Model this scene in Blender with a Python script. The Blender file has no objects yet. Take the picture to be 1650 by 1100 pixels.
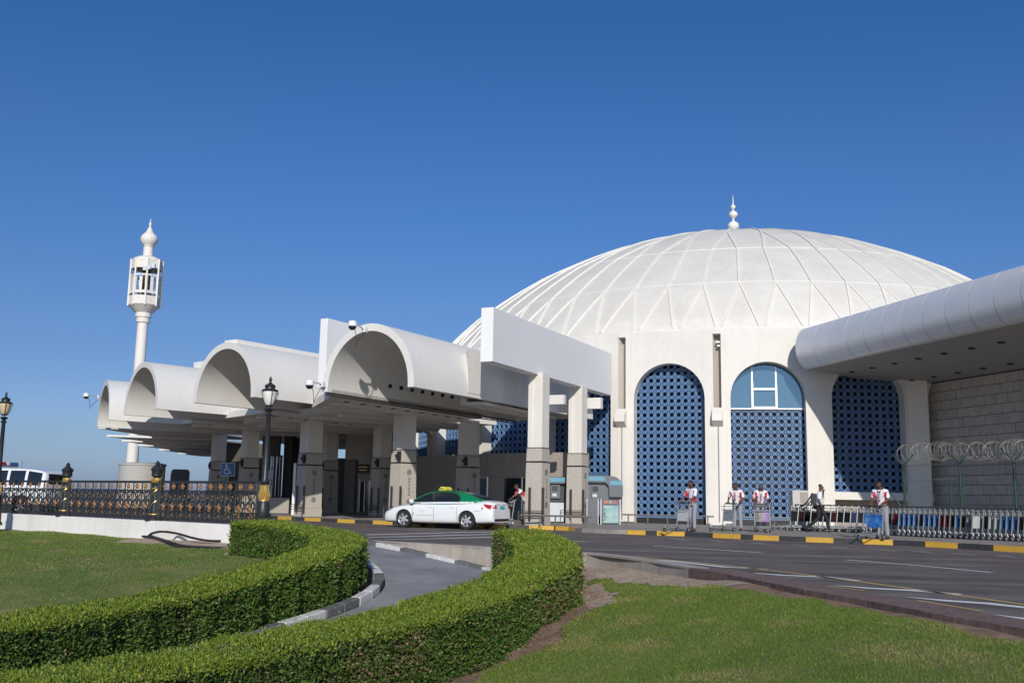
import bpy, bmesh, math, random
import numpy as np
from mathutils import Vector, Matrix
random.seed(4); rng=np.random.default_rng(4)
sc=bpy.context.scene
# ---------------------------------------------------------------- camera
FP,PIT,ROL,EYE=1606.147,.157,.018,1.156
cp,sp,cr,sr=math.cos(PIT),math.sin(PIT),math.cos(ROL),math.sin(ROL)
FW=np.array([0,cp,sp]);U0=np.array([0,-sp,cp]);R0=np.array([1,0,0.])
RT=cr*R0+sr*U0;UP=-sr*R0+cr*U0
cd=bpy.data.cameras.new("camera");cam=bpy.data.objects.new("camera",cd);sc.collection.objects.link(cam)
cd.sensor_width=36;cd.lens=FP/1650*36;cd.clip_start=.1;cd.clip_end=9000
M=Matrix(((RT[0],UP[0],-FW[0],0),(RT[1],UP[1],-FW[1],0),(RT[2],UP[2],-FW[2],EYE),(0,0,0,1)))
cam.matrix_world=M;sc.camera=cam
# ---------------------------------------------------------------- sky, sun
SKYG=[(.06,(.53,.655,.99)),(.14,(.45,.59,.88)),(.30,(.37,.61,.95)),(.47,(.265,.59,.96))]
SUN_AZ,SUN_EL=math.radians(179),math.radians(25)
w=bpy.data.worlds.new("World");sc.world=w;w.use_nodes=True
nt=w.node_tree;bg=nt.nodes['Background'];sky=nt.nodes.new('ShaderNodeTexSky');sky.sky_type='NISHITA'
sky.sun_disc=False;sky.sun_elevation=SUN_EL;sky.sun_rotation=SUN_AZ
sky.altitude=0;sky.air_density=1.0;sky.dust_density=.9;sky.ozone_density=3.0
bg.inputs[1].default_value=.1
tcw=nt.nodes.new('ShaderNodeTexCoord');sx=nt.nodes.new('ShaderNodeSeparateXYZ');nt.links.new(tcw.outputs['Generated'],sx.inputs[0])
rw=nt.nodes.new('ShaderNodeValToRGB');rw.color_ramp.interpolation='EASE';ce=rw.color_ramp.elements
ce[0].position=0;ce[0].color=(.58,.74,1.26,1);ce[1].position=1;ce[1].color=(.30,.58,.92,1)
for p_,c_ in SKYG:
    e_=ce.new(p_);e_.color=(*c_,1)
nt.links.new(sx.outputs['Z'],rw.inputs[0]);vmw=nt.nodes.new('ShaderNodeVectorMath');vmw.operation='MULTIPLY'
nt.links.new(sky.outputs[0],vmw.inputs[0]);nt.links.new(rw.outputs[0],vmw.inputs[1]);nt.links.new(vmw.outputs[0],bg.inputs[0])
ld=bpy.data.lights.new("sun",'SUN');lo=bpy.data.objects.new("sun",ld);sc.collection.objects.link(lo)
ld.energy=3.7;ld.angle=math.radians(.53);ld.color=(1,.945,.86)
sdir=Vector((math.sin(SUN_AZ)*math.cos(SUN_EL),math.cos(SUN_AZ)*math.cos(SUN_EL),math.sin(SUN_EL)))
lo.rotation_euler=sdir.to_track_quat('Z','Y').to_euler()
vs=sc.view_settings;vs.view_transform='Standard';vs.look='None';vs.exposure=0;vs.gamma=1
try: vs.use_curve_mapping=False
except Exception: pass
# ---------------------------------------------------------------- geometry helpers
def ray(x,y): return FW+RT*(x-825)/FP-UP*(y-550)/FP
def at_z(x,y,z=0.):
    d=ray(x,y);s=(z-EYE)/d[2];return d*s+np.array([0,0,EYE])
def at_d(x,y,Y):
    d=ray(x,y);return d*(Y/d[1])+np.array([0,0,EYE])
DC=np.array([15.869,69.899]);AZ0=.223;PH=-.037;RF=23.68
DD=np.linalg.norm(DC);DU=-DC/DD;DR=np.array([DC[1],-DC[0]])/DD
def pol(k,R,z=0.):
    t=PH+k*2*math.pi/32;q=DC+R*(math.cos(t)*DU+math.sin(t)*DR);return np.array([q[0],q[1],z])
def paz(azd,R,z=0.):
    a=math.radians(azd);return np.array([DC[0]-R*math.sin(a),DC[1]-R*math.cos(a),z])
class MB:
    def __init__(s): s.v=[];s.f=[];s.m=[]
    def add(s,V,F,mi=0):
        o=len(s.v);s.v.extend([tuple(map(float,p)) for p in V]);s.f.extend([tuple(i+o for i in f) for f in F]);s.m.extend([mi]*len(F));return s
    def box(s,c,d,rot=0.,mi=0,R=None):
        c=np.array(c,float);h=np.array(d,float)/2;P=np.array([[x,y,z] for z in(-1,1) for y in(-1,1) for x in(-1,1)])*h
        if R is None:
            a,b=math.cos(rot),math.sin(rot);R=np.array([[a,-b,0],[b,a,0],[0,0,1]])
        return s.add(P@np.array(R).T+c,[(0,2,3,1),(4,5,7,6),(0,1,5,4),(1,3,7,5),(3,2,6,7),(2,0,4,6)],mi)
    def bar(s,a,b,w,h,mi=0):
        a=np.array(a,float);b=np.array(b,float);d=b-a;L=np.linalg.norm(d);d/=L
        up=np.array([0,0,1.]) if abs(d[2])<.95 else np.array([0,1.,0]);r=np.cross(d,up);r/=np.linalg.norm(r);u=np.cross(r,d)
        return s.box((a+b)/2,(L,w,h),mi=mi,R=np.stack([d,r,u],1))
    def tube(s,pts,r,n=8,mi=0,cap=True):
        P=[np.array(p,float) for p in pts];m=len(P);V=[];pu=None
        rr=r if hasattr(r,'__len__') else [r]*m
        for i in range(m):
            d=P[min(i+1,m-1)]-P[max(i-1,0)];d/=np.linalg.norm(d)
            if pu is None: pu=np.array([0,0,1.]) if abs(d[2])<.9 else np.array([1.,0,0])
            x=np.cross(d,pu);x/=np.linalg.norm(x);y=np.cross(x,d);pu=y
            for j in range(n):
                t=2*math.pi*j/n;V.append(P[i]+rr[i]*(math.cos(t)*x+math.sin(t)*y))
        F=[(i*n+j,i*n+(j+1)%n,(i+1)*n+(j+1)%n,(i+1)*n+j) for i in range(m-1) for j in range(n)]
        if cap: F+=[tuple(range(n-1,-1,-1)),tuple(range((m-1)*n,m*n))]
        return s.add(V,F,mi)
    def lathe(s,prof,n=16,c=(0,0,0),mi=0,axis='z',cap=True):
        V=[];m=len(prof);c=np.array(c,float)
        for r,z in prof:
            for j in range(n):
                t=2*math.pi*j/n;x,y=r*math.cos(t),r*math.sin(t)
                V.append(c+((x,y,z) if axis=='z' else (x,z,y) if axis=='y' else (z,x,y)))
        F=[(i*n+j,i*n+(j+1)%n,(i+1)*n+(j+1)%n,(i+1)*n+j) for i in range(m-1) for j in range(n)]
        if cap: F+=[tuple(range(n-1,-1,-1)),tuple(range((m-1)*n,m*n))]
        return s.add(V,F,mi)
    def prism(s,poly,z0,z1,mi=0):
        n=len(poly);V=[(p[0],p[1],z0) for p in poly]+[(p[0],p[1],z1) for p in poly]
        return s.add(V,[tuple(range(n-1,-1,-1)),tuple(range(n,2*n))]+[(i,(i+1)%n,(i+1)%n+n,i+n) for i in range(n)],mi)
    def strip(s,A,B,mi=0):
        n=len(A);return s.add(list(A)+list(B),[(i,i+1,n+i+1,n+i) for i in range(n-1)],mi)
    def build(s,name,mats,parent=None,smooth=False,fix=True):
        me=bpy.data.meshes.new(name);o=np.array(parent.location) if parent else np.zeros(3)
        P=parent
        while P is not None and P.parent is not None: P=P.parent;o=o+np.array(P.location)
        me.from_pydata([tuple(np.array(v)-o) for v in s.v] if parent else s.v,[],s.f)
        mats=mats if isinstance(mats,(list,tuple)) else [mats]
        for m in mats: me.materials.append(m)
        if len(mats)>1: me.polygons.foreach_set('material_index',s.m)
        if fix:
            bm=bmesh.new();bm.from_mesh(me);bmesh.ops.recalc_face_normals(bm,faces=bm.faces);bm.to_mesh(me);bm.free()
        if smooth:
            me.polygons.foreach_set('use_smooth',[True]*len(me.polygons))
            try: me.set_sharp_from_angle(angle=math.radians(42))
            except Exception: pass
        ob=bpy.data.objects.new(name,me);sc.collection.objects.link(ob)
        if parent: ob.parent=parent
        return ob
def tag(o,label=None,cat=None,group=None,kind=None):
    if label:o['label']=label
    if cat:o['category']=cat
    if group:o['group']=group
    if kind:o['kind']=kind
    return o
def empty(name,loc,label,cat,group=None):
    o=bpy.data.objects.new(name,None);o.empty_display_size=.2;sc.collection.objects.link(o);o.location=tuple(map(float,loc))
    return tag(o,label,cat,group)
def copy_tree(o,parent=None):
    c=o.copy();sc.collection.objects.link(c)
    if parent is not None:c.parent=parent;c.matrix_parent_inverse=o.matrix_parent_inverse.copy()
    for ch in list(o.children):copy_tree(ch,c)
    return c
def linked(name,me,parent,loc,rz=0.,R=None):
    o=bpy.data.objects.new(name,me);sc.collection.objects.link(o);o.parent=parent
    pl=np.zeros(3);P=parent
    while P is not None: pl=pl+np.array(P.location);P=P.parent
    o.location=tuple(np.array(loc)-pl);o.rotation_euler=(0,0,rz);return o
def bevel(o,w,seg=2):
    bm=bmesh.new();bm.from_mesh(o.data)
    bmesh.ops.bevel(bm,geom=[e for e in bm.edges if e.is_manifold and e.calc_face_angle(0)>.5],offset=w,segments=seg,affect='EDGES',clamp_overlap=True)
    bm.to_mesh(o.data);bm.free();return o
# ---------------------------------------------------------------- materials
def mat(name,col,rough=.7,metal=0.,var=0.,vs=3.,col2=None,bump=0.,bs=30.,spec=.5,coat=0.,emit=None,vs2=None,lo=.35,hi=.65):
    m=bpy.data.materials.new(name);m.use_nodes=True;n=m.node_tree;b=n.nodes['Principled BSDF']
    b.inputs['Base Color'].default_value=(*col,1);b.inputs['Roughness'].default_value=rough;b.inputs['Metallic'].default_value=metal
    b.inputs['Specular IOR Level'].default_value=spec;b.inputs['Coat Weight'].default_value=coat
    tc=n.nodes.new('ShaderNodeTexCoord')
    if var or col2:
        no=n.nodes.new('ShaderNodeTexNoise');no.inputs['Scale'].default_value=vs;no.inputs['Detail'].default_value=7;no.inputs['Roughness'].default_value=.62
        n.links.new(tc.outputs['Object'],no.inputs['Vector'])
        rp=n.nodes.new('ShaderNodeValToRGB');rp.color_ramp.elements[0].position=lo;rp.color_ramp.elements[1].position=hi
        c2=col2 or tuple(c*(1+var) for c in col);c1=col if col2 else tuple(c*(1-var) for c in col)
        rp.color_ramp.elements[0].color=(*c1,1);rp.color_ramp.elements[1].color=(*c2,1)
        n.links.new(no.outputs[0],rp.inputs[0]);n.links.new(rp.outputs[0],b.inputs['Base Color'])
    if bump:
        nb=n.nodes.new('ShaderNodeTexNoise');nb.inputs['Scale'].default_value=bs;nb.inputs['Detail'].default_value=5
        n.links.new(tc.outputs['Object'],nb.inputs['Vector']);bp=n.nodes.new('ShaderNodeBump');bp.inputs['Strength'].default_value=bump;bp.inputs['Distance'].default_value=.02
        n.links.new(nb.outputs[0],bp.inputs['Height']);n.links.new(bp.outputs[0],b.inputs['Normal'])
    if emit: b.inputs['Emission Color'].default_value=(*emit,1);b.inputs['Emission Strength'].default_value=1
    return m
def weathered(name,col,streak=.16,rough=.75,bump=.12,dirt=(.36,.31,.25)):
    """painted render with soft blotches and vertical rain streaks"""
    m=mat(name,col,rough,bump=bump,bs=14);n=m.node_tree;b=n.nodes['Principled BSDF']
    tc=n.nodes.new('ShaderNodeTexCoord')
    mp=n.nodes.new('ShaderNodeMapping');mp.inputs['Scale'].default_value=(3.2,3.2,.16);n.links.new(tc.outputs['Object'],mp.inputs[0])
    a=n.nodes.new('ShaderNodeTexNoise');a.inputs['Scale'].default_value=1.6;a.inputs['Detail'].default_value=8;a.inputs['Roughness'].default_value=.7;n.links.new(mp.outputs[0],a.inputs['Vector'])
    c=n.nodes.new('ShaderNodeTexNoise');c.inputs['Scale'].default_value=.5;c.inputs['Detail'].default_value=8;c.inputs['Roughness'].default_value=.7;n.links.new(tc.outputs['Object'],c.inputs['Vector'])
    ra=n.nodes.new('ShaderNodeMapRange');ra.inputs[1].default_value=.5;ra.inputs[2].default_value=.8;ra.inputs[4].default_value=streak;n.links.new(a.outputs[0],ra.inputs[0])
    rc=n.nodes.new('ShaderNodeMapRange');rc.inputs[1].default_value=.4;rc.inputs[2].default_value=.75;rc.inputs[4].default_value=streak*1.1;n.links.new(c.outputs[0],rc.inputs[0])
    ad=n.nodes.new('ShaderNodeMath');ad.operation='ADD';n.links.new(ra.outputs[0],ad.inputs[0]);n.links.new(rc.outputs[0],ad.inputs[1])
    mx=n.nodes.new('ShaderNodeMix');mx.data_type='RGBA';mx.inputs[6].default_value=(*col,1);mx.inputs[7].default_value=(*dirt,1)
    n.links.new(ad.outputs[0],mx.inputs[0]);n.links.new(mx.outputs[2],b.inputs['Base Color']);return m
def foliage(name,c1,c2,c3,trans=.25,rough=.45):
    m=bpy.data.materials.new(name);m.use_nodes=True;n=m.node_tree;b=n.nodes['Principled BSDF'];out=n.nodes['Material Output']
    g=n.nodes.new('ShaderNodeNewGeometry');rp=n.nodes.new('ShaderNodeValToRGB');e=rp.color_ramp
    e.elements[0].color=(*c1,1);e.elements[1].color=(*c3,1);x=e.elements.new(.5);x.color=(*c2,1);x=e.elements.new(.93);x.color=tuple(a*1.25 for a in c2)+(1,)
    n.links.new(g.outputs['Random Per Island'],rp.inputs[0]);n.links.new(rp.outputs[0],b.inputs['Base Color'])
    b.inputs['Roughness'].default_value=rough;b.inputs['Specular IOR Level'].default_value=.4
    t=n.nodes.new('ShaderNodeBsdfTranslucent');n.links.new(rp.outputs[0],t.inputs[0])
    mx=n.nodes.new('ShaderNodeMixShader');mx.inputs[0].default_value=trans;n.links.new(b.outputs[0],mx.inputs[1]);n.links.new(t.outputs[0],mx.inputs[2]);n.links.new(mx.outputs[0],out.inputs[0]);return m
MW=weathered('white_render',(.75,.715,.655),.18)
MCAN=weathered('canopy_paint',(.75,.73,.69),.13)
MFIN=weathered('fin_paint',(.80,.80,.80),.06)
MDOME=weathered('dome_shell_paint',(.71,.68,.62),.24,bump=.2)
MRIB=mat('dome_rib_paint',(.74,.715,.66),.7,var=.05)
MSCR=mat('blue_lattice_paint',(.135,.255,.47),.45,var=.12,vs=2)
MSCRG=mat('dark_glass_behind_lattice',(.008,.014,.03),.15)
MGL=mat('window_glass',(.12,.22,.30),.06,metal=.55,spec=.8)
MDGL=mat('dark_window_glass',(.015,.022,.03),.08,spec=.8)
MTEAL=mat('teal_glass',(.10,.30,.32),.15,spec=.7)
MWF=mat('white_frame',(.8,.8,.8),.4)
MALU=mat('brushed_metal',(.50,.51,.52),.35,metal=.75,var=.06,vs=6)
MPANEL=mat('metal_cladding',(.80,.80,.81),.42,metal=.25,var=.025,vs=1.2)
MSOF=mat('soffit_board',(.40,.385,.365),.75,var=.05,vs=2)
MSTONE=mat('speckled_stone',(.37,.335,.29),.75,col2=(.55,.505,.44),vs=26,bump=.25,bs=60)
MSTONED=mat('brown_stone_cladding',(.29,.255,.22),.75,col2=(.41,.36,.315),vs=18,bump=.2,bs=50)
MBLK=mat('black_box_plastic',(.015,.015,.016),.5)
MGRV=mat('stone_ornament',(.27,.245,.21),.8,var=.2,vs=20)
MBROWN=mat('brown_metal',(.055,.042,.036),.5)
MIRON=mat('black_iron_paint',(.022,.024,.027),.42,var=.25,vs=12)
MGOLD=mat('gold_paint',(.62,.40,.11),.35,metal=.6,var=.2,vs=30)
MCOP=mat('copper_gilding',(.27,.11,.045),.5,metal=.35,col2=(.45,.23,.09),vs=30)
MLAMP=mat('frosted_lamp_glass',(.74,.72,.68),.3)
MLAMP2=mat('amber_lamp_glass',(.58,.45,.30),.3)
MASPH=None
def asphalt():
    m=mat('road_asphalt',(.110,.088,.080),.85,bump=.5,bs=160,col2=(.175,.145,.132),vs=.8);n=m.node_tree;b=n.nodes['Principled BSDF']
    tc=n.nodes.new('ShaderNodeTexCoord')
    sub=n.nodes.new('ShaderNodeVectorMath');sub.operation='SUBTRACT';sub.inputs[1].default_value=(DC[0],DC[1],0);n.links.new(tc.outputs['Object'],sub.inputs[0])
    ln=n.nodes.new('ShaderNodeVectorMath');ln.operation='LENGTH';n.links.new(sub.outputs[0],ln.inputs[0])
    no=n.nodes.new('ShaderNodeTexNoise');no.noise_dimensions='1D';no.inputs['Scale'].default_value=.9;no.inputs['Detail'].default_value=5;n.links.new(ln.outputs['Value'],no.inputs['W'])
    f=n.nodes.new('ShaderNodeTexNoise');f.inputs['Scale'].default_value=55;f.inputs['Detail'].default_value=4;n.links.new(tc.outputs['Object'],f.inputs['Vector'])
    r=n.nodes.new('ShaderNodeMapRange');r.inputs[1].default_value=.3;r.inputs[2].default_value=.7;r.inputs[3].default_value=.66;r.inputs[4].default_value=1.32;n.links.new(no.outputs[0],r.inputs[0])
    r2=n.nodes.new('ShaderNodeMapRange');r2.inputs[1].default_value=.3;r2.inputs[2].default_value=.7;r2.inputs[3].default_value=.72;r2.inputs[4].default_value=1.3;n.links.new(f.outputs[0],r2.inputs[0])
    mu=n.nodes.new('ShaderNodeMath');mu.operation='MULTIPLY';n.links.new(r.outputs[0],mu.inputs[0]);n.links.new(r2.outputs[0],mu.inputs[1])
    old=b.inputs['Base Color'].links[0].from_socket;vm=n.nodes.new('ShaderNodeVectorMath');vm.operation='SCALE';n.links.new(old,vm.inputs[0]);n.links.new(mu.outputs[0],vm.inputs['Scale'])
    n.links.new(vm.outputs[0],b.inputs['Base Color']);return m
MASPH=asphalt()
MRAMP=mat('grey_concrete_ramp',(.20,.205,.215),.85,col2=(.30,.30,.305),vs=1.1,bump=.3,bs=60)
MPAVE=mat('pavement_concrete',(.22,.19,.17),.85,col2=(.34,.31,.28),vs=1.4,bump=.25,bs=50)
MKY=mat('yellow_kerb_paint',(.62,.36,.045),.7,col2=(.42,.25,.06),vs=7,lo=.5,hi=.8)
MKB=mat('black_kerb_paint',(.035,.037,.042),.7,col2=(.085,.082,.08),vs=8,lo=.5,hi=.8)
MKW=mat('white_kerb_paint',(.62,.61,.58),.7,col2=(.40,.36,.31),vs=7,lo=.5,hi=.8)
MKG=mat('dark_grey_kerb_paint',(.10,.105,.11),.7,col2=(.17,.165,.16),vs=8)
MCONC=weathered('stained_concrete',(.46,.41,.35),.5,.85,.3,dirt=(.12,.10,.085))
MRB=mat('red_brown_kerb_stone',(.125,.07,.058),.8,col2=(.22,.15,.13),vs=9,bump=.3,bs=40)
MPWALL=weathered('whitewashed_wall',(.84,.82,.79),.3,.8,.3,dirt=(.45,.36,.28))
MWHL=mat('white_road_paint',(.80,.79,.76),.7,col2=(.42,.39,.37),vs=14,lo=.5,hi=.8)
MYEL=mat('yellow_road_paint',(.60,.42,.12),.7,col2=(.25,.19,.10),vs=12,lo=.45,hi=.75)
MPALE=mat('pale_worn_paint',(.17,.155,.145),.8,col2=(.25,.235,.22),vs=5)
MSOIL=mat('reddish_soil',(.17,.095,.058),.95,col2=(.30,.20,.135),vs=4,bump=.8,bs=22)
MSAND=mat('dusty_soil',(.36,.27,.19),.95,col2=(.50,.40,.30),vs=3,bump=.8,bs=25)
MTURF=mat('turf_base',(.095,.14,.024),.95,col2=(.25,.22,.08),vs=.9,bump=.7,bs=50,lo=.4,hi=.72)
MGRASS=foliage('grass_blades',(.11,.185,.022),(.185,.27,.036),(.42,.36,.14),.42,.7)
MDRY=foliage('dry_grass_blades',(.24,.23,.07),(.36,.31,.12),(.50,.43,.20),.35,.8)
MLEAF=foliage('hedge_leaves',(.048,.096,.016),(.095,.175,.028),(.19,.15,.07),.28,.55)
MTIP=foliage('fresh_hedge_leaves',(.13,.195,.020),(.235,.30,.032),(.34,.38,.06),.35,.55)
MDEAD=foliage('dry_hedge_leaves',(.15,.09,.05),(.28,.18,.10),(.36,.27,.16),.2,.7)
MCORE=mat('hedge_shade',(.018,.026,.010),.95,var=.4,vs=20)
MTWIG=mat('twig_bark',(.17,.12,.085),.85,var=.3,vs=20)
MRUB=mat('black_rubber',(.02,.02,.021),.6)
MGRN=mat('green_fence_paint',(.012,.048,.028),.5,var=.2,vs=8)
MWIRE=mat('galvanised_wire',(.30,.28,.25),.55,metal=.3)
MSKIN=mat('skin',(.13,.065,.038),.55,var=.08,vs=9);MHAIR=mat('black_hair',(.008,.007,.006),.55)
MSHIRT=mat('white_shirt_cloth',(.74,.74,.76),.8,bump=.3,bs=12);MRED=mat('red_cloth',(.55,.03,.03),.8)
MGTR=mat('grey_trouser_cloth',(.27,.285,.33),.85,bump=.3,bs=12);MBTR=mat('black_trouser_cloth',(.014,.014,.017),.8,bump=.3,bs=12)
MTIE=mat('dark_tie',(.02,.03,.05),.6);MLAN=mat('purple_ribbon',(.20,.03,.16),.6)
# ================================================================ SETTING
# --- terrain heights of the low foreground
CT=np.array([(0,0,-.45),(5,9.6,-.055),(4.2,12.0,-.055),(3.3,15.3,-.06),(4.5,9,-.06),(3.9,11,-.06),(8,4,-.05),(12,-5,-.12),(2.4,18.3,-.3),(1.6,19.6,-.3),(1.1,14.5,-.60),(.3,12.3,-.86),(-.8,11,-1.0),
 (-2,9.3,-1.1),(-4,5,-1.15),(0,8,-.72),(2,9,-.42),(2.2,13,-.40),(-4,0,-.9),(0,-8,-.5),(-12,-5,-1.2),
 (-7.6,27.2,-.13),(-12,31,-.15),(-18.5,36.4,-.17),(-5.3,24,-.22),(-4.7,21,-.5),(-5.5,17.6,-.88),(-6.6,14,-1.12),(-8,10,-1.25),(-12,20,-.62),(-10,15,-1.0),(-16,12,-1.15),
 (-12,25,-.36),(-20,25,-.45),(-24,32,-.3),(-14,4,-1.3),(-30,20,-.8),(-30,38,-.2),(.2,16.6,-.6),(.9,18.6,-.5),(.3,21.5,-.42)])
def _phi(r): return r**1.6
_A=_phi(np.linalg.norm(CT[:,None,:2]-CT[None,:,:2],axis=2));_n=len(CT)
_P=np.hstack([np.ones((_n,1)),CT[:,:2]]);_K=np.block([[_A-.2*np.eye(_n),_P],[_P.T,np.zeros((3,3))]])
_W=np.linalg.solve(_K,np.r_[CT[:,2],0,0,0])
def terrain(X,Y):
    X=np.atleast_1d(np.asarray(X,float));Y=np.atleast_1d(np.asarray(Y,float))
    r=_phi(np.hypot(X[:,None]-CT[None,:,0],Y[:,None]-CT[None,:,1]));return r@_W[:_n]+_W[_n]+_W[_n+1]*X+_W[_n+2]*Y
# near edge of the raised road (left to right), z = 0
P0=lambda x,y,z=0.:at_z(x,y,z)[:2]
RE=[(-60,57),(-34,46),(-19,36.9),(-7.3,27.3),(-4.6,27.2),(-3.6,26.7),(-2.0,25.3),(-.45,24.0),(.6,22.8),tuple(P0(944,893)),tuple(P0(1040,905)),tuple(P0(1112,917)),tuple(P0(1172,927,.0)),tuple(P0(1286,950.5)),tuple(P0(1403,971)),tuple(P0(1519,994)),tuple(P0(1650,1017)),(6.9,4),(11,-6),(16,-20)]
RE=[np.array(p) for p in RE]
g=MB();n=len(RE)
far=[(-400,380)]+[(-3000,3200),(3200,3200),(3200,-1500),(60,-60)]
g.add([(p[0],p[1],0) for p in RE]+[(60,-60,0),(3200,-1500,0),(3200,3200,0),(-3200,3200,0),(-400,200,0)],[tuple(range(n+5))])
road=tag(g.build('road',MASPH,fix=False),kind='structure')
bm=bmesh.new();bm.from_mesh(road.data);bmesh.ops.triangulate(bm,faces=bm.faces,ngon_method='EAR_CLIP');bmesh.ops.recalc_face_normals(bm,faces=bm.faces)
if bm.faces[:][0].normal.z<0: bmesh.ops.reverse_faces(bm,faces=bm.faces)
bm.to_mesh(road.data);bm.free()
# --- ground sheet (soil and turf) of the low foreground; clipped where the road stands
def inside_road(X,Y,off=0.):
    """True beyond the road's near edge"""
    X=np.atleast_1d(X);Y=np.atleast_1d(Y);res=np.zeros(len(X),bool);pl=np.array([tuple(p) for p in RE]+[(60,-60),(3200,-1500),(3200,3200),(-3200,3200),(-400,200)])
    j=len(pl)-1
    for i in range(len(pl)):
        c=((pl[i,1]>Y)!=(pl[j,1]>Y))
        xx=(pl[j,0]-pl[i,0])*(Y-pl[i,1])/(pl[j,1]-pl[i,1]+1e-12)+pl[i,0];res^=c&(X<xx);j=i
    return res
RAMP=[(-5.6,28.2,.0),(-4.35,27.0,-.03),(-2.9,24.9,-.2),(-1.75,23.0,-.45),(-1.25,21.2,-.62),(-1.35,19.2,-.80),(-2.05,17.0,-.98),(-3.0,14.7,-1.12),(-4.1,12.3,-1.22),(-5.6,9.2,-1.28),(-8,4.5,-1.34),(-11,-1,-1.4)]
def spl(P,m=6):
    P=np.array(P,float);Q=[]
    for i in range(len(P)-1):
        a=P[max(i-1,0)];b=P[i];c=P[i+1];d=P[min(i+2,len(P)-1)]
        for t in np.arange(m)/m:
            Q.append(.5*((2*b)+(-a+c)*t+(2*a-5*b+4*c-d)*t*t+(-a+3*b-3*c+d)*t**3))
    Q.append(P[-1]);return np.array(Q)
RC=spl(RAMP,6)
def off(P,d):
    P=np.asarray(P);T=np.gradient(P[:,:2],axis=0);T/=np.linalg.norm(T,axis=1)[:,None];N=np.stack([-T[:,1],T[:,0]],1);Q=P.copy();Q[:,:2]+=N*(d if np.ndim(d)==0 else np.asarray(d)[:,None]);return Q
def dist_line(X,Y,P):
    best=np.full(len(X),1e9);zz=np.zeros(len(X))
    for i in range(len(P)-1):
        a=P[i,:2];b=P[i+1,:2];ab=b-a;t=np.clip(((X-a[0])*ab[0]+(Y-a[1])*ab[1])/(ab@ab),0,1)
        d=np.hypot(X-a[0]-t*ab[0],Y-a[1]-t*ab[1]);m=d<best;best[m]=d[m];zz[m]=(P[i,2]+t*(P[i+1,2]-P[i,2]))[m]
    return best,zz
st=.25;gx=np.arange(-34,17,st);gy=np.arange(-10,46,st);X,Y=np.meshgrid(gx,gy);xf,yf=X.ravel(),Y.ravel()
Z=terrain(xf,yf);dr,zr=dist_line(xf,yf,RC)
t=np.clip((2.9-dr)/1.1,0,1);Z=Z*(1-t)+(zr-.14)*t
Z+= .018*np.sin(xf*1.7+yf*.8)+.014*np.sin(yf*2.3-xf*.9)
ins=inside_road(xf,yf);Z=np.minimum(Z,-.035)
nx,ny=len(gx),len(gy);idx=np.arange(nx*ny).reshape(ny,nx)
deep=inside_road(xf,yf-1.2).reshape(ny,nx)&ins.reshape(ny,nx)
fm=~(deep[:-1,:-1]&deep[1:,:-1]&deep[:-1,1:]&deep[1:,1:])
F=np.stack([idx[:-1,:-1],idx[:-1,1:],idx[1:,1:],idx[1:,:-1]],-1)[fm]
def fastmesh(name,V,F,mats,mi=None,smooth=False,parent=None):
    me=bpy.data.meshes.new(name);k=F.shape[1];me.vertices.add(len(V));me.vertices.foreach_set('co',np.ascontiguousarray(V,dtype=np.float32).ravel())
    me.loops.add(F.size);me.loops.foreach_set('vertex_index',np.ascontiguousarray(F,dtype=np.int32).ravel());me.polygons.add(len(F));me.polygons.foreach_set('loop_start',np.arange(0,F.size,k,dtype=np.int32))
    for m in(mats if isinstance(mats,(list,tuple)) else [mats]):me.materials.append(m)
    if mi is not None: me.polygons.foreach_set('material_index',np.ascontiguousarray(mi,dtype=np.int32))
    if smooth: me.polygons.foreach_set('use_smooth',np.ones(len(F),bool))
    me.update(calc_edges=True);me.validate()
    o=bpy.data.objects.new(name,me);sc.collection.objects.link(o)
    if parent:o.parent=parent
    return o
# soil / turf masks
SOILR=[P0(860,1048,-.8),P0(938,975,-.55),P0(965,945,-.35),P0(1110,936,-.2)]
H1=[(-11.5,2.2,-.46,-1.28),(-8.2,7.6,-.45,-1.25),(-5.95,12.1,-.40,-1.18),(-4.85,15.0,-.30,-1.06),(-4.15,17.2,-.13,-.95),(-3.55,19.1,.08,-.75),(-3.45,20.8,.26,-.55),(-4.15,22.4,.38,-.4),(-5.15,23.4,.45,-.3),(-6.25,24.3,.50,-.26)]
H2=[(-6.6,2.6,-.36,-1.2),(-4.3,6.9,-.34,-1.2),(-1.98,10.95,-.29,-1.12),(-.72,13.2,-.17,-1.0),(.05,15.0,-.02,-.82),(.58,16.6,.17,-.64),(.70,18.3,.31,-.52),(.52,20.2,.40,-.46),(.24,21.8,.46,-.45)]
def lawn_mask(x,y):
    """1 = turf, 0 = soil"""
    d1,_=dist_line(x,y,np.array(H1)[:,:3]);d2,_=dist_line(x,y,np.array(H2)[:,:3]);dr,_=dist_line(x,y,RC)
    wob=.12*np.sin(x*3.1+y*1.3)+.1*np.sin(y*4.3-x*2.2)
    wb=.62+np.clip((np.minimum(y,19)-11)*.085,0,.55)
    m=(d1>.62+wob*.5)&(dr>2.4)&((d2>wb+wob))
    # dusty strip along the wall on the right and by the fence
    pr=np.array([tuple(p)+(0,) for p in RE[9:17]]);dd,_=dist_line(x,y,pr)
    m&=~((dd<np.clip(.22+.11*(y-13),.22,2.2)+wob*.6)&(x>.5))
    pf=np.array([(-9.6,29.2,0),(-6.4,26.6,0)]);df,_=dist_line(x,y,pf);m&=~(df<1.5+wob)
    return m
fc=np.stack([xf[F].mean(1),yf[F].mean(1)],1);lm=lawn_mask(fc[:,0],fc[:,1])
sand=(~lm)&(((fc[:,0]>1.2)&(fc[:,1]>15.5))|((fc[:,0]<-5.5)&(fc[:,1]>24)))
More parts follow.
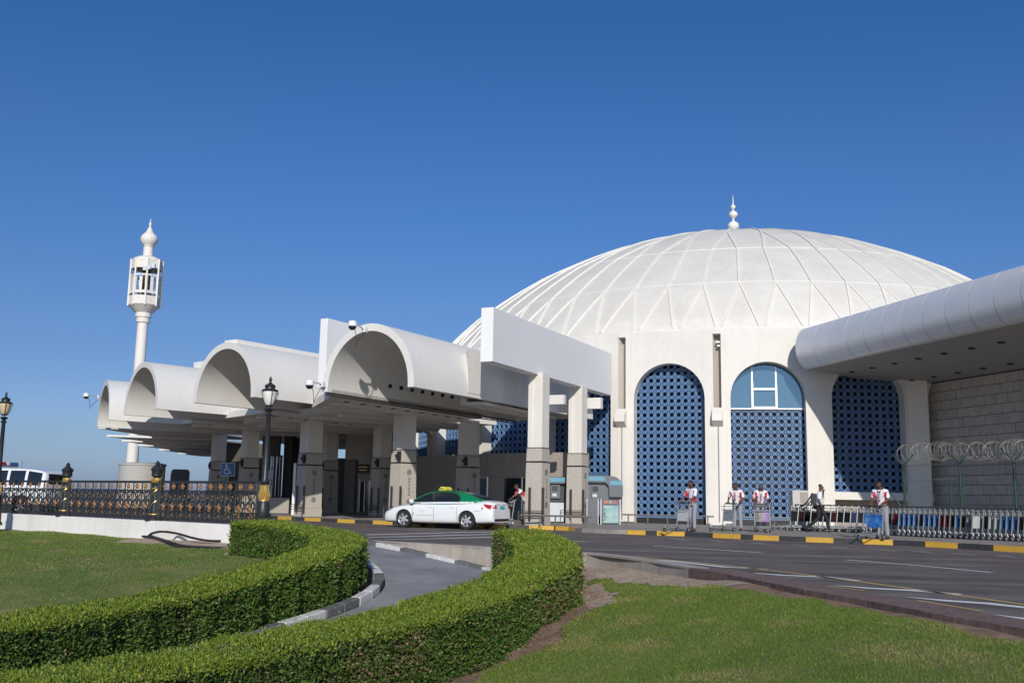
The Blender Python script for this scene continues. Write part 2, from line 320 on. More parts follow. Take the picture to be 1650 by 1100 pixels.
ground=fastmesh('ground',np.stack([xf,yf,Z],1),F,[MTURF,MSOIL,MSAND],np.where(lm,0,np.where(sand,2,1)),smooth=True);tag(ground,kind='structure')
def height(x,y):
    x=np.asarray(x);y=np.asarray(y);i=np.clip(((x-gx[0])/st),0,nx-1.001);j=np.clip(((y-gy[0])/st),0,ny-1.001);a=i.astype(int);b=j.astype(int);u=i-a;v=j-b;G=Z.reshape(ny,nx)
    return G[b,a]*(1-u)*(1-v)+G[b,a+1]*u*(1-v)+G[b+1,a]*(1-u)*v+G[b+1,a+1]*u*v
# ramp
RL=off(RC,1.28);RR=off(RC,-1.28)
mb=MB();mb.strip([tuple(p+[0,0,.01]) for p in RL],[tuple(p+[0,0,.01]) for p in RR]);rp=tag(mb.build('path',MRAMP),kind='structure')
# pavement: annulus sector with its kerb line
KP=[paz(112,34.2),paz(100,34.2),paz(88,34.2),paz(76,34.2),paz(66,34.2),paz(56,34.1),paz(49,34.0),paz(42,34.0),paz(36.5,34.05),paz(33.2,34.9),paz(31,35.3)]
KP=[p[:2] for p in KP]+[P0(893,853.5),P0(940,857.5),P0(1000,860),P0(1061,862.3),P0(1110,864),P0(1193,868.2),P0(1255,871),P0(1343,874.5),P0(1439,878),P0(1543,883.5),P0(1650,890)]
KP+= [KP[-1]+(KP[-1]-KP[-2])*k for k in(1.5,4,9)]
KS=spl([(p[0],p[1],0) for p in KP],10)
KI=off(KS,.0)
inner=[paz(a,20) for a in np.linspace(112,-60,len(KS))]
side=1 if np.linalg.norm(off(KS,-.2)[40,:2]-DC)<np.linalg.norm(KS[40,:2]-DC) else -1
KIN=off(KS,-.16*side)
mb=MB();mb.strip([(p[0],p[1],.15) for p in KIN],[(q[0],q[1],.15) for q in inner]);tag(mb.build('pavement',MPAVE),kind='structure')
# kerb stones
kt=empty('painted_kerb',(KS[60,0],KS[60,1],0),'yellow and black painted kerb along the terminal pavement','kerb')
L=np.r_[0,np.cumsum(np.linalg.norm(np.diff(KS[:,:2],axis=0),axis=1))]
def kpos(s): return np.array([np.interp(s,L,KS[:,0]),np.interp(s,L,KS[:,1])])
def proj(P):
    P=np.atleast_2d(P)-np.array([0,0,EYE]);z=P@FW;return np.stack([825+FP*(P@RT)/z,550-FP*(P@UP)/z],1)
pxs=proj(np.c_[KS[:,:2],np.zeros(len(KS))])[:,0]
vis=np.where((L>0)&(pxs>-200))[0]
m0=np.argmin(abs(pxs-447)*(L<L[130])+1e4*(L>L[130]))
bounds=[447,469,490,516,543,571,600,632,664,700,740,780,816,852,893,925]
seq=[]
cols='YBYBYBYBYBYYBYP'
for a,b,c in zip(bounds[:-1],bounds[1:],cols): seq.append((a,b,c))
seq+= [(1010,1040,'Y'),(1040,1058,'B'),(1058,1103,'Y'),(1103,1148,'B'),(1148,1193,'Y'),(1193,1213,'B'),(1213,1255,'Y'),(1255,1298,'B'),(1298,1343,'Y'),(1343,1389,'B'),(1389,1439,'Y'),(1439,1489,'B'),(1490,1543,'Y'),(1543,1600,'B'),(1600,1660,'Y'),(1660,1730,'B'),(1730,1800,'Y')]
ok=np.arange(int(np.argmin(pxs)),len(pxs))
def s_of(px): return float(np.interp(px,pxs[ok],L[ok]))
def stone(s0,s1,m,h0=.15,h1=.15,nm='kerb_stone',par=kt):
    k=max(1,int(round((s1-s0)/.95)));
    for i in range(k):
        a=s0+(s1-s0)*i/k+.008;b=s0+(s1-s0)*(i+1)/k-.008;pa,pb=kpos(a),kpos(b);d=pb-pa;d/=np.linalg.norm(d);nn=np.array([-d[1],d[0]])*(-side)
        q=MB();hh=lambda u:h0+(h1-h0)*((u-s0)/(s1-s0))
        A=[(*pa,-.05),(*pb,-.05),(*(pb+nn*.158),-.05),(*(pa+nn*.158),-.05),(*(pa+nn*.02),hh(a)),(*(pb+nn*.02),hh(b)),(*(pb+nn*.158),hh(b)),(*(pa+nn*.158),hh(a))]
        q.add(A,[(3,2,1,0),(4,5,6,7),(0,1,5,4),(1,2,6,5),(2,3,7,6),(3,0,4,7)]);q.build(nm,m,par)
for a,b,c in seq:
    h=(.155,.155)
    if c=='P': h=(.155,.03)
    if a==1010: h=(.03,.155)
    stone(s_of(a),s_of(b),{'Y':MKY,'B':MKB,'P':MKY}[c],.155,.155)
s0=s_of(925);s1=s_of(1010);stone(s0,s1,MPAVE,.15,.15)
s=s_of(447)
for i in range(26):
    if s-1.9<0: break
    stone(s-1.9,s,MKB if i%2==0 else MKY);s-=1.9
# --- painted markings
def paint(name,pts,wd,m,z=.005,px=True):
    P=np.array([P0(*p) if px else p for p in pts]);P=np.c_[P,np.zeros(len(P))]
    ww=wd if hasattr(wd,'__len__') else [wd]*len(P)
    A=off(P,np.array(ww)/2);B=off(P,-np.array(ww)/2);q=MB();q.strip([(a[0],a[1],z) for a in A],[(b[0],b[1],z) for b in B]);return q.build(name,m,fix=False)
marks=[]
marks.append(tag(paint('lane_line',[(1052,879),(1140,884.5),(1227,890.5)],.13,MWHL),kind='structure'))
marks.append(tag(paint('lane_line',[(917,871),(943,872.7)],.13,MWHL),kind='structure'))
marks.append(tag(paint('lane_line',[(1364,901.8),(1480,911),(1598,922)],.12,MWHL),kind='structure'))
marks.append(tag(paint('edge_line',[(632,854.5),(700,857),(760,859.5),(795,861)],.10,MPALE),kind='structure'))
marks.append(tag(paint('edge_line',[(1060,868.5),(1237,876.5),(1490,892),(1650,903)],.07,MPALE),kind='structure'))
marks.append(tag(paint('yellow_line',[(940,889.5),(1010,895.5),(1170,910.7),(1286,924),(1400,939),(1519,955.5),(1650,973.8),(1760,991)],.12,MYEL),kind='structure'))
marks.append(tag(paint('yellow_line',[(1330,943.5),(1395,952)],.08,MYEL),kind='structure'))
marks.append(tag(paint('yellow_line',[(1480,967.5),(1583,984.5)],.08,MYEL),kind='structure'))
for P_,W_ in [([(1000,897),(1080,903.5),(1170,913.5),(1238,917)],[.05,.2,.22,.04]),([(1195,921.5),(1260,926.5),(1330,929.5),(1385,935.5)],[.04,.22,.26,.1]),([(1345,943),(1400,947.5),(1470,951),(1550,957.5)],[.05,.22,.26,.12]),([(1462,962),(1530,968),(1590,972),(1660,979.5)],[.04,.22,.24,.2]),([(1600,990),(1650,997),(1720,1008)],[.04,.2,.2]),
    ([(590,861.5),(660,859.5),(740,857.5),(797,856.5)],[.3,.3,.3,.25]),([(592,865.5),(660,864),(740,861.8),(797,860.5)],[.2,.26,.3,.3]),([(620,869),(690,868),(760,866),(797,865)],[.1,.2,.25,.3])]:
    marks.append(tag(paint('hatch_marking',P_,W_,MWHL),kind='structure'))
for k in range(9):
    a=1080+k*66
    marks.append(tag(paint('worn_patch',[(a,867+.052*(a-1080)),(a+34,871.5+.052*(a-1080))],[.5,.1],MPALE,z=.004),kind='structure'))
# --- retaining wall of the ramp, right concrete wall, red-brown kerb
def wallstrip(name,pts,zt,zb,th,m,label,cat,inward,seg=None):
    P=spl([(p[0],p[1],0) for p in pts],4) if len(pts)>2 else np.array([(p[0],p[1],0) for p in pts],float)
    Q=off(P,inward*th);n=len(P);q=MB()
    zb=np.interp(np.linspace(0,1,n),np.linspace(0,1,len(zb)),zb) if hasattr(zb,'__len__') else [zb]*n
    zt=np.interp(np.linspace(0,1,n),np.linspace(0,1,len(zt)),zt) if hasattr(zt,'__len__') else [zt]*n
    a=[(P[i,0],P[i,1],zb[i]) for i in range(n)];b=[(P[i,0],P[i,1],zt[i]) for i in range(n)];c=[(Q[i,0],Q[i,1],zt[i]) for i in range(n)];d=[(Q[i,0],Q[i,1],zb[i]) for i in range(n)]
    q.strip(a,b).strip(b,c).strip(c,d);q.add([a[0],b[0],c[0],d[0]],[(0,1,2,3)]);q.add([a[-1],b[-1],c[-1],d[-1]],[(0,1,2,3)])
    o=q.build(name,m);return tag(o,label,cat)
wallstrip('retaining_wall',[RE[4],RE[5],RE[6],RE[7],RE[8]],[.02,.03,.035,.04],[-.3,-.7,-.8,-.8],.22,MCONC,'stained concrete retaining wall between the ramp and the raised road','wall',1)
wallstrip('retaining_wall',[RE[8]+[.01,-.01],RE[9],RE[10],RE[11]],[.035,.035,.03],-.6,.35,MCONC,'low concrete wall with dark water stains beside the right lawn','wall',1)
# red-brown kerb slabs along the right edge
rk=empty('stone_kerb',(RE[13][0],RE[13][1],0),'dark red-brown stone kerb between the right lawn and the road','kerb')
PP=spl([(p[0],p[1],0) for p in RE[11:18]],8);Lr=np.r_[0,np.cumsum(np.linalg.norm(np.diff(PP[:,:2],axis=0),axis=1))]
QQ=off(PP,.72);PO=off(PP,-.02)
s=.0
while s<Lr[-1]-.8:
    a,b=s+.002,s+1.397;q=MB();f=lambda A,u:np.array([np.interp(u,Lr,A[:,0]),np.interp(u,Lr,A[:,1])])
    pa,pb,qa,qb=f(PO,a),f(PO,b),f(QQ,a),f(QQ,b);e=random.uniform(-.004,.004)
    q.add([(*pa,-.3),(*pb,-.3),(*qb,-.3),(*qa,-.3),(*pa,.035+e),(*pb,.035+e),(*qb,.012),(*qa,.012)],[(3,2,1,0),(4,5,6,7),(0,1,5,4),(1,2,6,5),(2,3,7,6),(3,0,4,7)]);bevel(q.build('kerb_stone',MRB,rk),.006,1);s+=1.4
# ramp kerbs (black and white)
def rampkerb(line,s0,s1,label,start,step=1.25,sgn=1):
    Lk=np.r_[0,np.cumsum(np.linalg.norm(np.diff(line[:,:2],axis=0),axis=1))];o2=off(line,.2*sgn);s=s0;i=start
    e=empty('painted_kerb',tuple(line[min(10,len(line)-1)]),label,'kerb')
    f=lambda A,u:np.array([np.interp(u,Lk,A[:,j]) for j in range(3)])
    while s<s1:
        for h in range(2):
            a=s+h*step/2+.006;b=s+(h+1)*step/2-.004;q=MB();pa,pb,qa,qb=f(line,a),f(line,b),f(o2,a),f(o2,b)
            V=[pa-[0,0,.15],pb-[0,0,.15],qb-[0,0,.15],qa-[0,0,.15],pa+[0,0,.16],pb+[0,0,.16],qb+[0,0,.16],qa+[0,0,.16]]
            q.add(V,[(3,2,1,0),(4,5,6,7),(0,1,5,4),(1,2,6,5),(2,3,7,6),(3,0,4,7)]);bevel(q.build('kerb_stone',MKG if i%2==0 else MKW,e),.02,1)
        s+=step;i+=1
rl=off(RC,1.30);rr=off(RC,-1.30)
sl=1 if rl[25,0]>RC[25,0] else -1
right,left=(rl,rr) if sl>0 else (rr,rl)
WK=spl([(-4.0,26.85,-.06),(-3.45,26.35,-.13),(-2.15,25.1,-.29),(-.62,23.78,-.52),(.05,22.9,-.62)],8)
rampkerb(WK,.05,5.6,'grey and white kerb at the foot of the ramp retaining wall',0,step=.95,sgn=-1)
rampkerb(left,4.5,22,'grey and white kerb curving round the left hedge',0,sgn=-1 if sl>0 else 1)
# ================================================================ HEDGES
def hedge(pts,wd,label,nleaf,seed):
    r=np.random.default_rng(seed);P=spl([p[:3] for p in pts],8);B=spl([(p[0],p[1],p[3]) for p in pts],8)
    zt,zb=P[:,2],B[:,2];Lh=np.r_[0,np.cumsum(np.linalg.norm(np.diff(P[:,:2],axis=0),axis=1))];tot=Lh[-1]
    root=empty('hedge',(P[len(P)//2,0],P[len(P)//2,1],zb[len(P)//2]),label,'hedge','clipped hedges beside the ramp')
    # core
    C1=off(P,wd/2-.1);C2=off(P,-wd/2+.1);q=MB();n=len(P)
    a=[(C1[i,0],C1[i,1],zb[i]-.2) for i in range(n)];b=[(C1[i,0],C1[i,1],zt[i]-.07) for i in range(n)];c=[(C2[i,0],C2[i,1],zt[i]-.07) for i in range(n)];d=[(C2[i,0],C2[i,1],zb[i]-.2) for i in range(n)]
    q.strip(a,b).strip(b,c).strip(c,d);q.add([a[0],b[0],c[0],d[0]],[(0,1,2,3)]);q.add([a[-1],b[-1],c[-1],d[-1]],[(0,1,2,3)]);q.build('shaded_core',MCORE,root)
    # leaves on the surfaces; nearer stretches get finer ones
    N=nleaf;s=r.uniform(0,tot,N);x=np.interp(s,Lh,P[:,0]);y=np.interp(s,Lh,P[:,1]);T=np.gradient(P[:,:2],axis=0);T/=np.linalg.norm(T,axis=1)[:,None]
    tx=np.interp(s,Lh,T[:,0]);ty=np.interp(s,Lh,T[:,1]);nn=np.hypot(tx,ty);tx/=nn;ty/=nn;top=np.interp(s,Lh,zt);bot=np.interp(s,Lh,zb)
    kind=r.uniform(0,1,N);lat=np.empty(N);h=np.empty(N);nrm=np.zeros((N,3))
    lump=.04*np.sin(s*2.1+1)+.035*np.sin(s*5.3)+.03*np.sin(s*9.7)+r.normal(0,.012,N)
    H=(top-bot)
    t_=kind<.42;lat[t_]=r.uniform(-.5,.5,t_.sum())*wd;h[t_]=(top+np.abs(r.normal(0,.024,N))-.02+lump*.6+np.where(r.uniform(0,1,N)<.012,r.uniform(.02,.10,N),0))[t_]
    for sg,m in((1,(kind>=.42)&(kind<.71)),(-1,kind>=.71)):
        lat[m]=sg*(wd/2+r.normal(0,.035,m.sum())+lump[m]-.02);h[m]=(bot+(H+.02)*r.uniform(0,1,N)**.9)[m];nrm[m]=np.stack([-ty[m]*sg,tx[m]*sg,np.zeros(m.sum())],1)
    nrm[t_]=[0,0,1]
    endm=r.uniform(0,1,N)<wd*.9/tot
    se=np.where(r.uniform(0,1,N)<.5,0.,tot);s2=np.where(endm,se,s)
    x=np.where(endm,np.interp(s2,Lh,P[:,0]),x);y=np.where(endm,np.interp(s2,Lh,P[:,1]),y)
    for arr,A in((tx,T[:,0]),(ty,T[:,1])): arr[endm]=np.interp(s2[endm],Lh,A)
    lat[endm]=r.uniform(-.5,.5,endm.sum())*wd;te=np.interp(s2,Lh,zt);be=np.interp(s2,Lh,zb);h[endm]=(be+(te-be)*r.uniform(0,1,N))[endm]
    px=x-ty*lat;py=y+tx*lat;px[endm]+=(tx*np.where(s2==0,-1,1)*.02)[endm];py[endm]+=(ty*np.where(s2==0,-1,1)*.02)[endm]
    # round the upper edges
    e=np.clip((np.abs(lat)-wd/2+.12)/.12,0,1);h=h-np.where(t_,.05*e**2,0)
    keep=(h>bot-.02);cen=np.stack([px,py,h],1)
    # leaf frames
    d=nrm*.5+r.normal(0,.55,(N,3));d[:,2]+=np.where(t_,.95,.42);d/=np.linalg.norm(d,axis=1)[:,None]
    w_=np.cross(d,r.normal(0,1,(N,3)));w_/=np.linalg.norm(w_,axis=1)[:,None]
    dist=np.hypot(px,py);ln=r.uniform(.022,.052,N)*np.where(t_,.9,1.15)*np.clip(dist/13,.8,1.35);wt=ln*r.uniform(.38,.55,N)*.5
    V=np.stack([cen,cen+d*ln[:,None]*.5+w_*wt[:,None],cen+d*ln[:,None],cen+d*ln[:,None]*.5-w_*wt[:,None]],1)
    mi=np.where(t_|(h>top-.05),np.where(r.uniform(0,1,N)<.8,1,0),0)
    low=(~t_)&(r.uniform(0,1,N)<(.07 if seed==1 else .02)+(.26 if seed==1 else .05)*(np.sin(s*1.3+seed)>.5)*(h>bot+.3*H)*(h<top-.08));mi=np.where(low,2,mi)
    V=V[keep];mi=mi[keep];k=len(V);o=np.array(root.location)
    fo=fastmesh('foliage',V.reshape(-1,3)-o,np.arange(4*k).reshape(k,4),[MLEAF,MTIP,MDEAD],mi,parent=root);fo['kind']='stuff'
    # upright shoots above the top
    K=int(tot*26);s=r.uniform(0,tot,K);q=MB()
    tw=MB()
    for i in range(int(tot*9)):
        s_=r.uniform(0,tot);j=np.interp(s_,Lh,P[:,0]),np.interp(s_,Lh,P[:,1]);tt=np.interp(s_,Lh,T[:,0]),np.interp(s_,Lh,T[:,1]);sg=r.choice([-1,1]);b0=np.interp(s_,Lh,zb);t0=np.interp(s_,Lh,zt)
        a0=np.array([j[0]-tt[1]*sg*(wd/2-.08),j[1]+tt[0]*sg*(wd/2-.08),b0+(t0-b0)*r.uniform(.05,.7)])
        d0=np.array([-tt[1]*sg*.25,tt[0]*sg*.25,r.uniform(.2,.9)])+r.normal(0,.3,3);d0/=np.linalg.norm(d0)
        tw.tube([a0,a0+d0*r.uniform(.1,.2),a0+d0*r.uniform(.22,.38)+r.normal(0,.03,3)],[.006,.004,.002],4)
    t2=tw.build('twigs',MTWIG,root,fix=False);t2['kind']='stuff';return root
hedge(H2,1.02,'near clipped hedge with dry patches curving along the right lawn',330000,1)
hedge(H1,.95,'left clipped hedge curving between the left lawn and the ramp',250000,2)
# ================================================================ GRASS
def grass(name,x0,x1,y0,y1,dens,hh,label):
    N=int((x1-x0)*(y1-y0)*dens);x=rng.uniform(x0,x1,N);y=rng.uniform(y0,y1,N)
    px=825+FP*x/np.maximum(y,.1);m=(px>-60)&(px<1720)&(~inside_road(x,y));x,y=x[m],y[m];m=lawn_mask(x,y);x,y=x[m],y[m];z=height(x,y)
    thin=.5+.5*np.sin(x*1.1+np.sin(y*.9)*2)*np.sin(y*1.3-x*.4);m=rng.uniform(0,1,len(x))<.72+.28*thin;x,y,z=x[m],y[m],z[m]
    N=len(x);a=rng.uniform(0,6.28,N);h=hh*rng.uniform(.5,1.3,N);w_=.0035*np.clip(np.hypot(x,y)/9,.8,3.)
    c,s_=np.cos(a)*w_,np.sin(a)*w_;lx,ly=rng.normal(0,.45,(2,N))*h
    V=np.stack([np.stack([x-c,y-s_,z-.004],1),np.stack([x+c,y+s_,z-.004],1),np.stack([x+lx,y+ly,z+h],1)],1)
    pn=np.sin(x*1.9+2*np.sin(y*.7))*np.sin(y*2.3+1.5*np.sin(x*1.1))+.6*np.sin(x*4.7+y*3.1)+.5*np.sin(x*.6-y*.8)
    mi=(rng.uniform(0,1,N)<np.clip((pn-.25)*.62,.03,.72)).astype(int)
    return tag(fastmesh(name,V.reshape(-1,3),np.arange(3*N).reshape(N,3),[MGRASS,MDRY],mi),label,'grass',kind='stuff')
grass('grass',-.8,7.5,7.2,19.5,4200,.024,'short green lawn with dry patches in front of the road on the right')
grass('grass',-22,-2.8,10,37,600,.028,'short green lawn between the left hedge and the ornate fence')
# leaf litter and pebbles on the soil
q=MB()
for i in range(1500):
    s_=rng.uniform(.3,1);j=rng.integers(0,len(H2)-1);t_=rng.uniform();A=np.array(H2[j][:2]);B=np.array(H2[j+1][:2]);c=A+(B-A)*t_;d=(B-A)/np.linalg.norm(B-A);c=c+np.array([d[1],-d[0]])*rng.uniform(.5,1.15)
    z=float(height(*[np.array([v]) for v in c])[0]);r_=rng.uniform(.008,.028);a=rng.uniform(0,3)
    q.add([(c[0]+r_*math.cos(a),c[1]+r_*math.sin(a),z+.004),(c[0]-r_*math.sin(a)*.6,c[1]+r_*math.cos(a)*.6,z+.016),(c[0]-r_*math.cos(a),c[1]-r_*math.sin(a),z+.006),(c[0]+r_*math.sin(a)*.6,c[1]-r_*math.cos(a)*.6,z+.004)],[(0,1,2,3)])
tag(q.build('leaf_litter',MDEAD,fix=False),'dry leaf litter on the red soil at the foot of the near hedge','leaf litter',kind='stuff')
q=MB()
for i in range(420):
    x,y=rng.uniform(1.3,3.6),rng.uniform(16.2,21)
    if inside_road(x,y)[0]: continue
    z=float(height(np.array([x]),np.array([y]))[0]);r_=rng.uniform(.008,.024)
    q.lathe([(r_*.7,-r_*.3),(r_,r_*.2),(r_*.5,r_*.7)],5,(x,y,z))
tag(q.build('rubble',MSOIL),'loose pebbles and rubble on the dusty strip below the low concrete wall','rubble',kind='stuff')

# ================================================================ DOMED TERMINAL
GZ=.15
bld=empty('domed_terminal',(DC[0],DC[1],GZ),'large white domed terminal building with blue lattice arches round its base','building')
def frame(k,R=RF):
    a=pol(k,R);b=pol(k+1,R);u=b-a;s=np.linalg.norm(u);u/=s;n=np.array([u[1],-u[0],0]);m=(a+b)/2
    if n@(m-np.array([DC[0],DC[1],0]))<0:n=-n
    return m,u,n,s
def loc(fr,P):
    m,u,n,s=fr;P=np.atleast_2d(np.array(P,float));return m+P[:,:1]*u+P[:,1:2]*n+P[:,2:3]*np.array([0,0,1.])
AW,AS,HT=1.72,6.08,9.38
def arch_panel(fr,x0,x1,z0,zt,aw,asp,depth,zb=None,na=20):
    """wall with an arched opening; local y=0 is the outer face, -depth the inner"""
    q=MB();zb=z0 if zb is None else zb
    th=np.linspace(math.pi,0,na+1);ar=[(aw*math.cos(t),asp+aw*math.sin(t)) for t in th]
    for y in(0,-depth):
        for xa,xb in((x0,-aw),(aw,x1)): q.add(loc(fr,[(xa,y,z0),(xb,y,z0),(xb,y,asp),(xa,y,asp)]),[(0,1,2,3)])
        for xa,xb in((x0,-aw),(aw,x1)): q.add(loc(fr,[(xa,y,asp),(xb,y,asp),(xb,y,zt),(xa,y,zt)]),[(0,1,2,3)])
        q.strip(loc(fr,[(a,y,b) for a,b in ar]),loc(fr,[(a,y,zt) for a,b in ar]))
        if zb>z0: q.add(loc(fr,[(-aw,y,z0),(aw,y,z0),(aw,y,zb),(-aw,y,zb)]),[(0,1,2,3)])
    pr=[(-aw,zb)]+[( -aw,asp)]+ar[1:-1]+[(aw,asp),(aw,zb)]
    q.strip(loc(fr,[(a,0,b) for a,b in pr]),loc(fr,[(a,-depth,b) for a,b in pr]))
    for xa in(x0,x1): q.add(loc(fr,[(xa,0,z0),(xa,-depth,z0),(xa,-depth,zt),(xa,0,zt)]),[(0,1,2,3)])
    q.add(loc(fr,[(x0,0,zt),(x1,0,zt),(x1,-depth,zt),(x0,-depth,zt)]),[(0,1,2,3)])
    if zb>z0: q.add(loc(fr,[(-aw,0,zb),(aw,0,zb),(aw,-depth,zb),(-aw,-depth,zb)]),[(0,1,2,3)])
    return q
# lattice tile: square frame with a ring
TP=.3375
def tile_mesh():
    q=MB();h=TP/2;b=.014;d=.09
    for sx,sy in((1,0),(-1,0),(0,1),(0,-1)):
        c=(sx*(h-b/2-.001),0,sy*(h-b/2-.001));q.box(c,(b if sx else TP-.002,d,b if sy else TP-.002-2*b))
    n=16;ro,ri=.147,.112
    for j in range(n):
        t0,t1=2*math.pi*(j)/n,2*math.pi*(j+1)/n;P=[]
        for y in(-d/2,d/2):
            for r_,t in((ri,t0),(ro,t0),(ro,t1),(ri,t1)): P.append((r_*math.cos(t),y,r_*math.sin(t)))
        q.add(P,[(0,1,2,3),(1,5,6,2),(0,3,7,4)])
    return q
tq=tile_mesh();tme=bpy.data.meshes.new('lattice_tile');tme.from_pydata(tq.v,[],tq.f);tme.materials.append(MSCR)
bmm=bmesh.new();bmm.from_mesh(tme);bmesh.ops.recalc_face_normals(bmm,faces=bmm.faces);bmm.to_mesh(tme);bmm.free()
tv=np.array([v.co[:] for v in tme.vertices]);tf=[tuple(p.vertices) for p in tme.polygons]
ntile=0
for k in list(range(-15,2))+list(range(2,17)):
    fr=frame(k);m,u,n_,s=fr;hx=s/2-.19;sill=(k>=1)
    vis_=-5<=k<=1
    zsill=1.77 if sill else .42
    q=arch_panel(fr,-hx,hx,GZ-.15,HT,AW,AS,.66,zb=None)
    wp=q.build('wall_panel',MW,bld)
    # recess back: frame, screen, dark glass
    if sill:
        q=MB();q.add(loc(fr,[(-AW,-.10,1.42),(AW,-.10,1.42),(AW,-.10,1.77),(-AW,-.10,1.77),(-AW,-.72,1.42),(AW,-.72,1.42),(AW,-.72,1.77),(-AW,-.72,1.77)]),[(0,1,2,3),(0,1,5,4),(3,2,6,7)]);q.build('sill_beam',MW,bld)
        q=MB();q.add(loc(fr,[(-AW,-.64,0),(AW,-.64,0),(AW,-.64,1.42),(-AW,-.64,1.42)]),[(0,1,2,3)]);q.build('plinth_panel',MSTONED,bld)
    else:
        q=MB();q.add(loc(fr,[(-AW,-.50,0),(AW,-.50,0),(AW,-.50,.42),(-AW,-.50,.42),(-AW,-.95,.42),(AW,-.95,.42)]),[(0,1,2,3),(3,2,5,4)]);q.build('plinth_panel',MBLK,bld)
    ztop=5.6 if k==0 else AS+AW
    q=MB();q.add(loc(fr,[(-AW-.1,-1.02,0),(AW+.1,-1.02,0),(AW+.1,-1.02,8),(-AW-.1,-1.02,8)]),[(0,1,2,3)]);
    if k==0:
        q=MB();q.add(loc(fr,[(-AW-.1,-1.02,0),(AW+.1,-1.02,0),(AW+.1,-1.02,5.6),(-AW-.1,-1.02,5.6)]),[(0,1,2,3)])
    q.build('backing_glass',MSCRG,bld)
    if vis_:
        ang=math.atan2(u[1],u[0]);c0=loc(fr,[(0,-.50,(zsill+ztop)/2)])[0]
        fq=MB();fw=.05
        for xx in(-AW-.03,AW+.03):fq.add(loc(fr,[(xx-fw/2,-.67,zsill),(xx+fw/2,-.67,zsill),(xx+fw/2,-.67,AS),(xx-fw/2,-.67,AS)]),[(0,1,2,3)])
        fq.box(loc(fr,[(0,-.71,zsill+.02)])[0],(2*AW,.07,.04),rot=ang)
        scr=fq.build('lattice_screen',MSCR,bld)
        bulk=MB();R_=np.array([[u[0],n_[0],0],[u[1],n_[1],0],[0,0,1]])
        nc=6;rows=int(round((ztop-zsill-.04)/TP+.49)) if k!=0 else int((ztop-zsill-.04)/TP)
        for i in range(rows):
            for j in range(-nc+1,nc):
                xx=j*TP-.0;zz=zsill+.05+TP*(i+.5)
                if abs(xx)>AW+TP*.5: continue
                if zz-TP/2>AS and k!=0:
                    dx=max(0,abs(xx)-TP/2)
                    if math.hypot(dx,zz-TP/2-AS)>AW: continue
                if k==0 and zz+TP/2>ztop+.02: continue
                P=loc(fr,[(xx,-.72,zz)])[0]
                if ntile<300 and k in(-1,0): linked('lattice_tile',tme,scr,P,ang);ntile+=1
                else: bulk.add(tv@np.array([[u[0],u[1],0],[-n_[0]*0-u[1],u[0],0],[0,0,1]])+P,tf)
        if bulk.v:
            b=bulk.build('lattice_tiles',MSCR,scr,fix=False);b['kind']='stuff'
    if k==0:
        # arched window above the screen
        q=MB();th=np.linspace(math.asin(0),math.pi,25);q.add(loc(fr,[(-AW,-.675,5.6),(AW,-.675,5.6)]+[((AW+.03)*math.cos(t),-.675,AS+(AW+.03)*math.sin(t)) for t in th]),[tuple(range(27))])
        wn=q.build('arched_window',MGL,bld)
        q=MB();ang=math.atan2(u[1],u[0])
        for xx,z1 in((-.66,6.9),(.45,6.75)): q.box(loc(fr,[(xx,-.620,(5.6+z1)/2)])[0],(.11,.08,z1-5.6),rot=ang)
        q.box(loc(fr,[(-.1,-.620,6.56)])[0],(1.0,.08,.11),rot=ang);q.box(loc(fr,[(-.1,-.620,5.68)])[0],(1.0,.08,.10),rot=ang)
        q.box(loc(fr,[(0,-.630,5.62)])[0],(2*AW,.06,.07),rot=ang)
        q.build('window_frame',MWF,wn)
        q=MB()
        for xx in(-.66,.45): MB().box(loc(fr,[(xx,-.655,7.2)])[0],(.07,.03,.9),rot=ang).build('thin_mullion',MALU,wn)
# corner pieces: slot, bracket, pilaster
for k in range(-15,17):
    fr=frame(k-.5);P=pol(k,RF);m,u,n_,s=fr;fr=(P-n_*.0,u,n_,s);ang=math.atan2(u[1],u[0])
    q=MB()
    q.prism([tuple(p[:2]) for p in loc(fr,[(-.20,-.012,0),(.20,-.012,0),(.20,-.6,0),(-.20,-.6,0)])],0,5.3 if k not in(1,2) else HT)
    q.build('pilaster',MW,bld)
    if k in(1,2): continue
    q=MB();q.prism([tuple(p[:2]) for p in loc(fr,[(-.22,-.5,0),(.22,-.5,0),(.22,-.62,0),(-.22,-.62,0)])],5.3,HT);q.build('slot_back',MSTONED if k>-20 else MW,bld)
    q=MB();q.prism([tuple(p[:2]) for p in loc(fr,[(-.2,.0,0),(.2,.0,0),(.2,-.5,0),(-.2,-.5,0)])],HT-.22,HT);q.build('slot_cap',MW,bld)
    # sloping water-spout bracket
    q=MB();A=loc(fr,[(-.25,.0,4.72),(.25,.0,4.72),(.25,.40,4.98),(-.25,.40,4.98),(-.25,0,5.62),(.25,0,5.62),(.25,.36,5.30),(-.25,.36,5.30)])
    q.add(A,[(0,1,2,3),(3,2,6,7),(7,6,5,4),(0,3,7,4),(1,2,6,5),(0,1,5,4)]);bk=q.build('spout_bracket',MW,bld)
    q=MB();q.tube(loc(fr,[(.02,.035,4.75),(.02,.035,.3)]),.022,6);q.build('drain_pipe',MALU,bld)
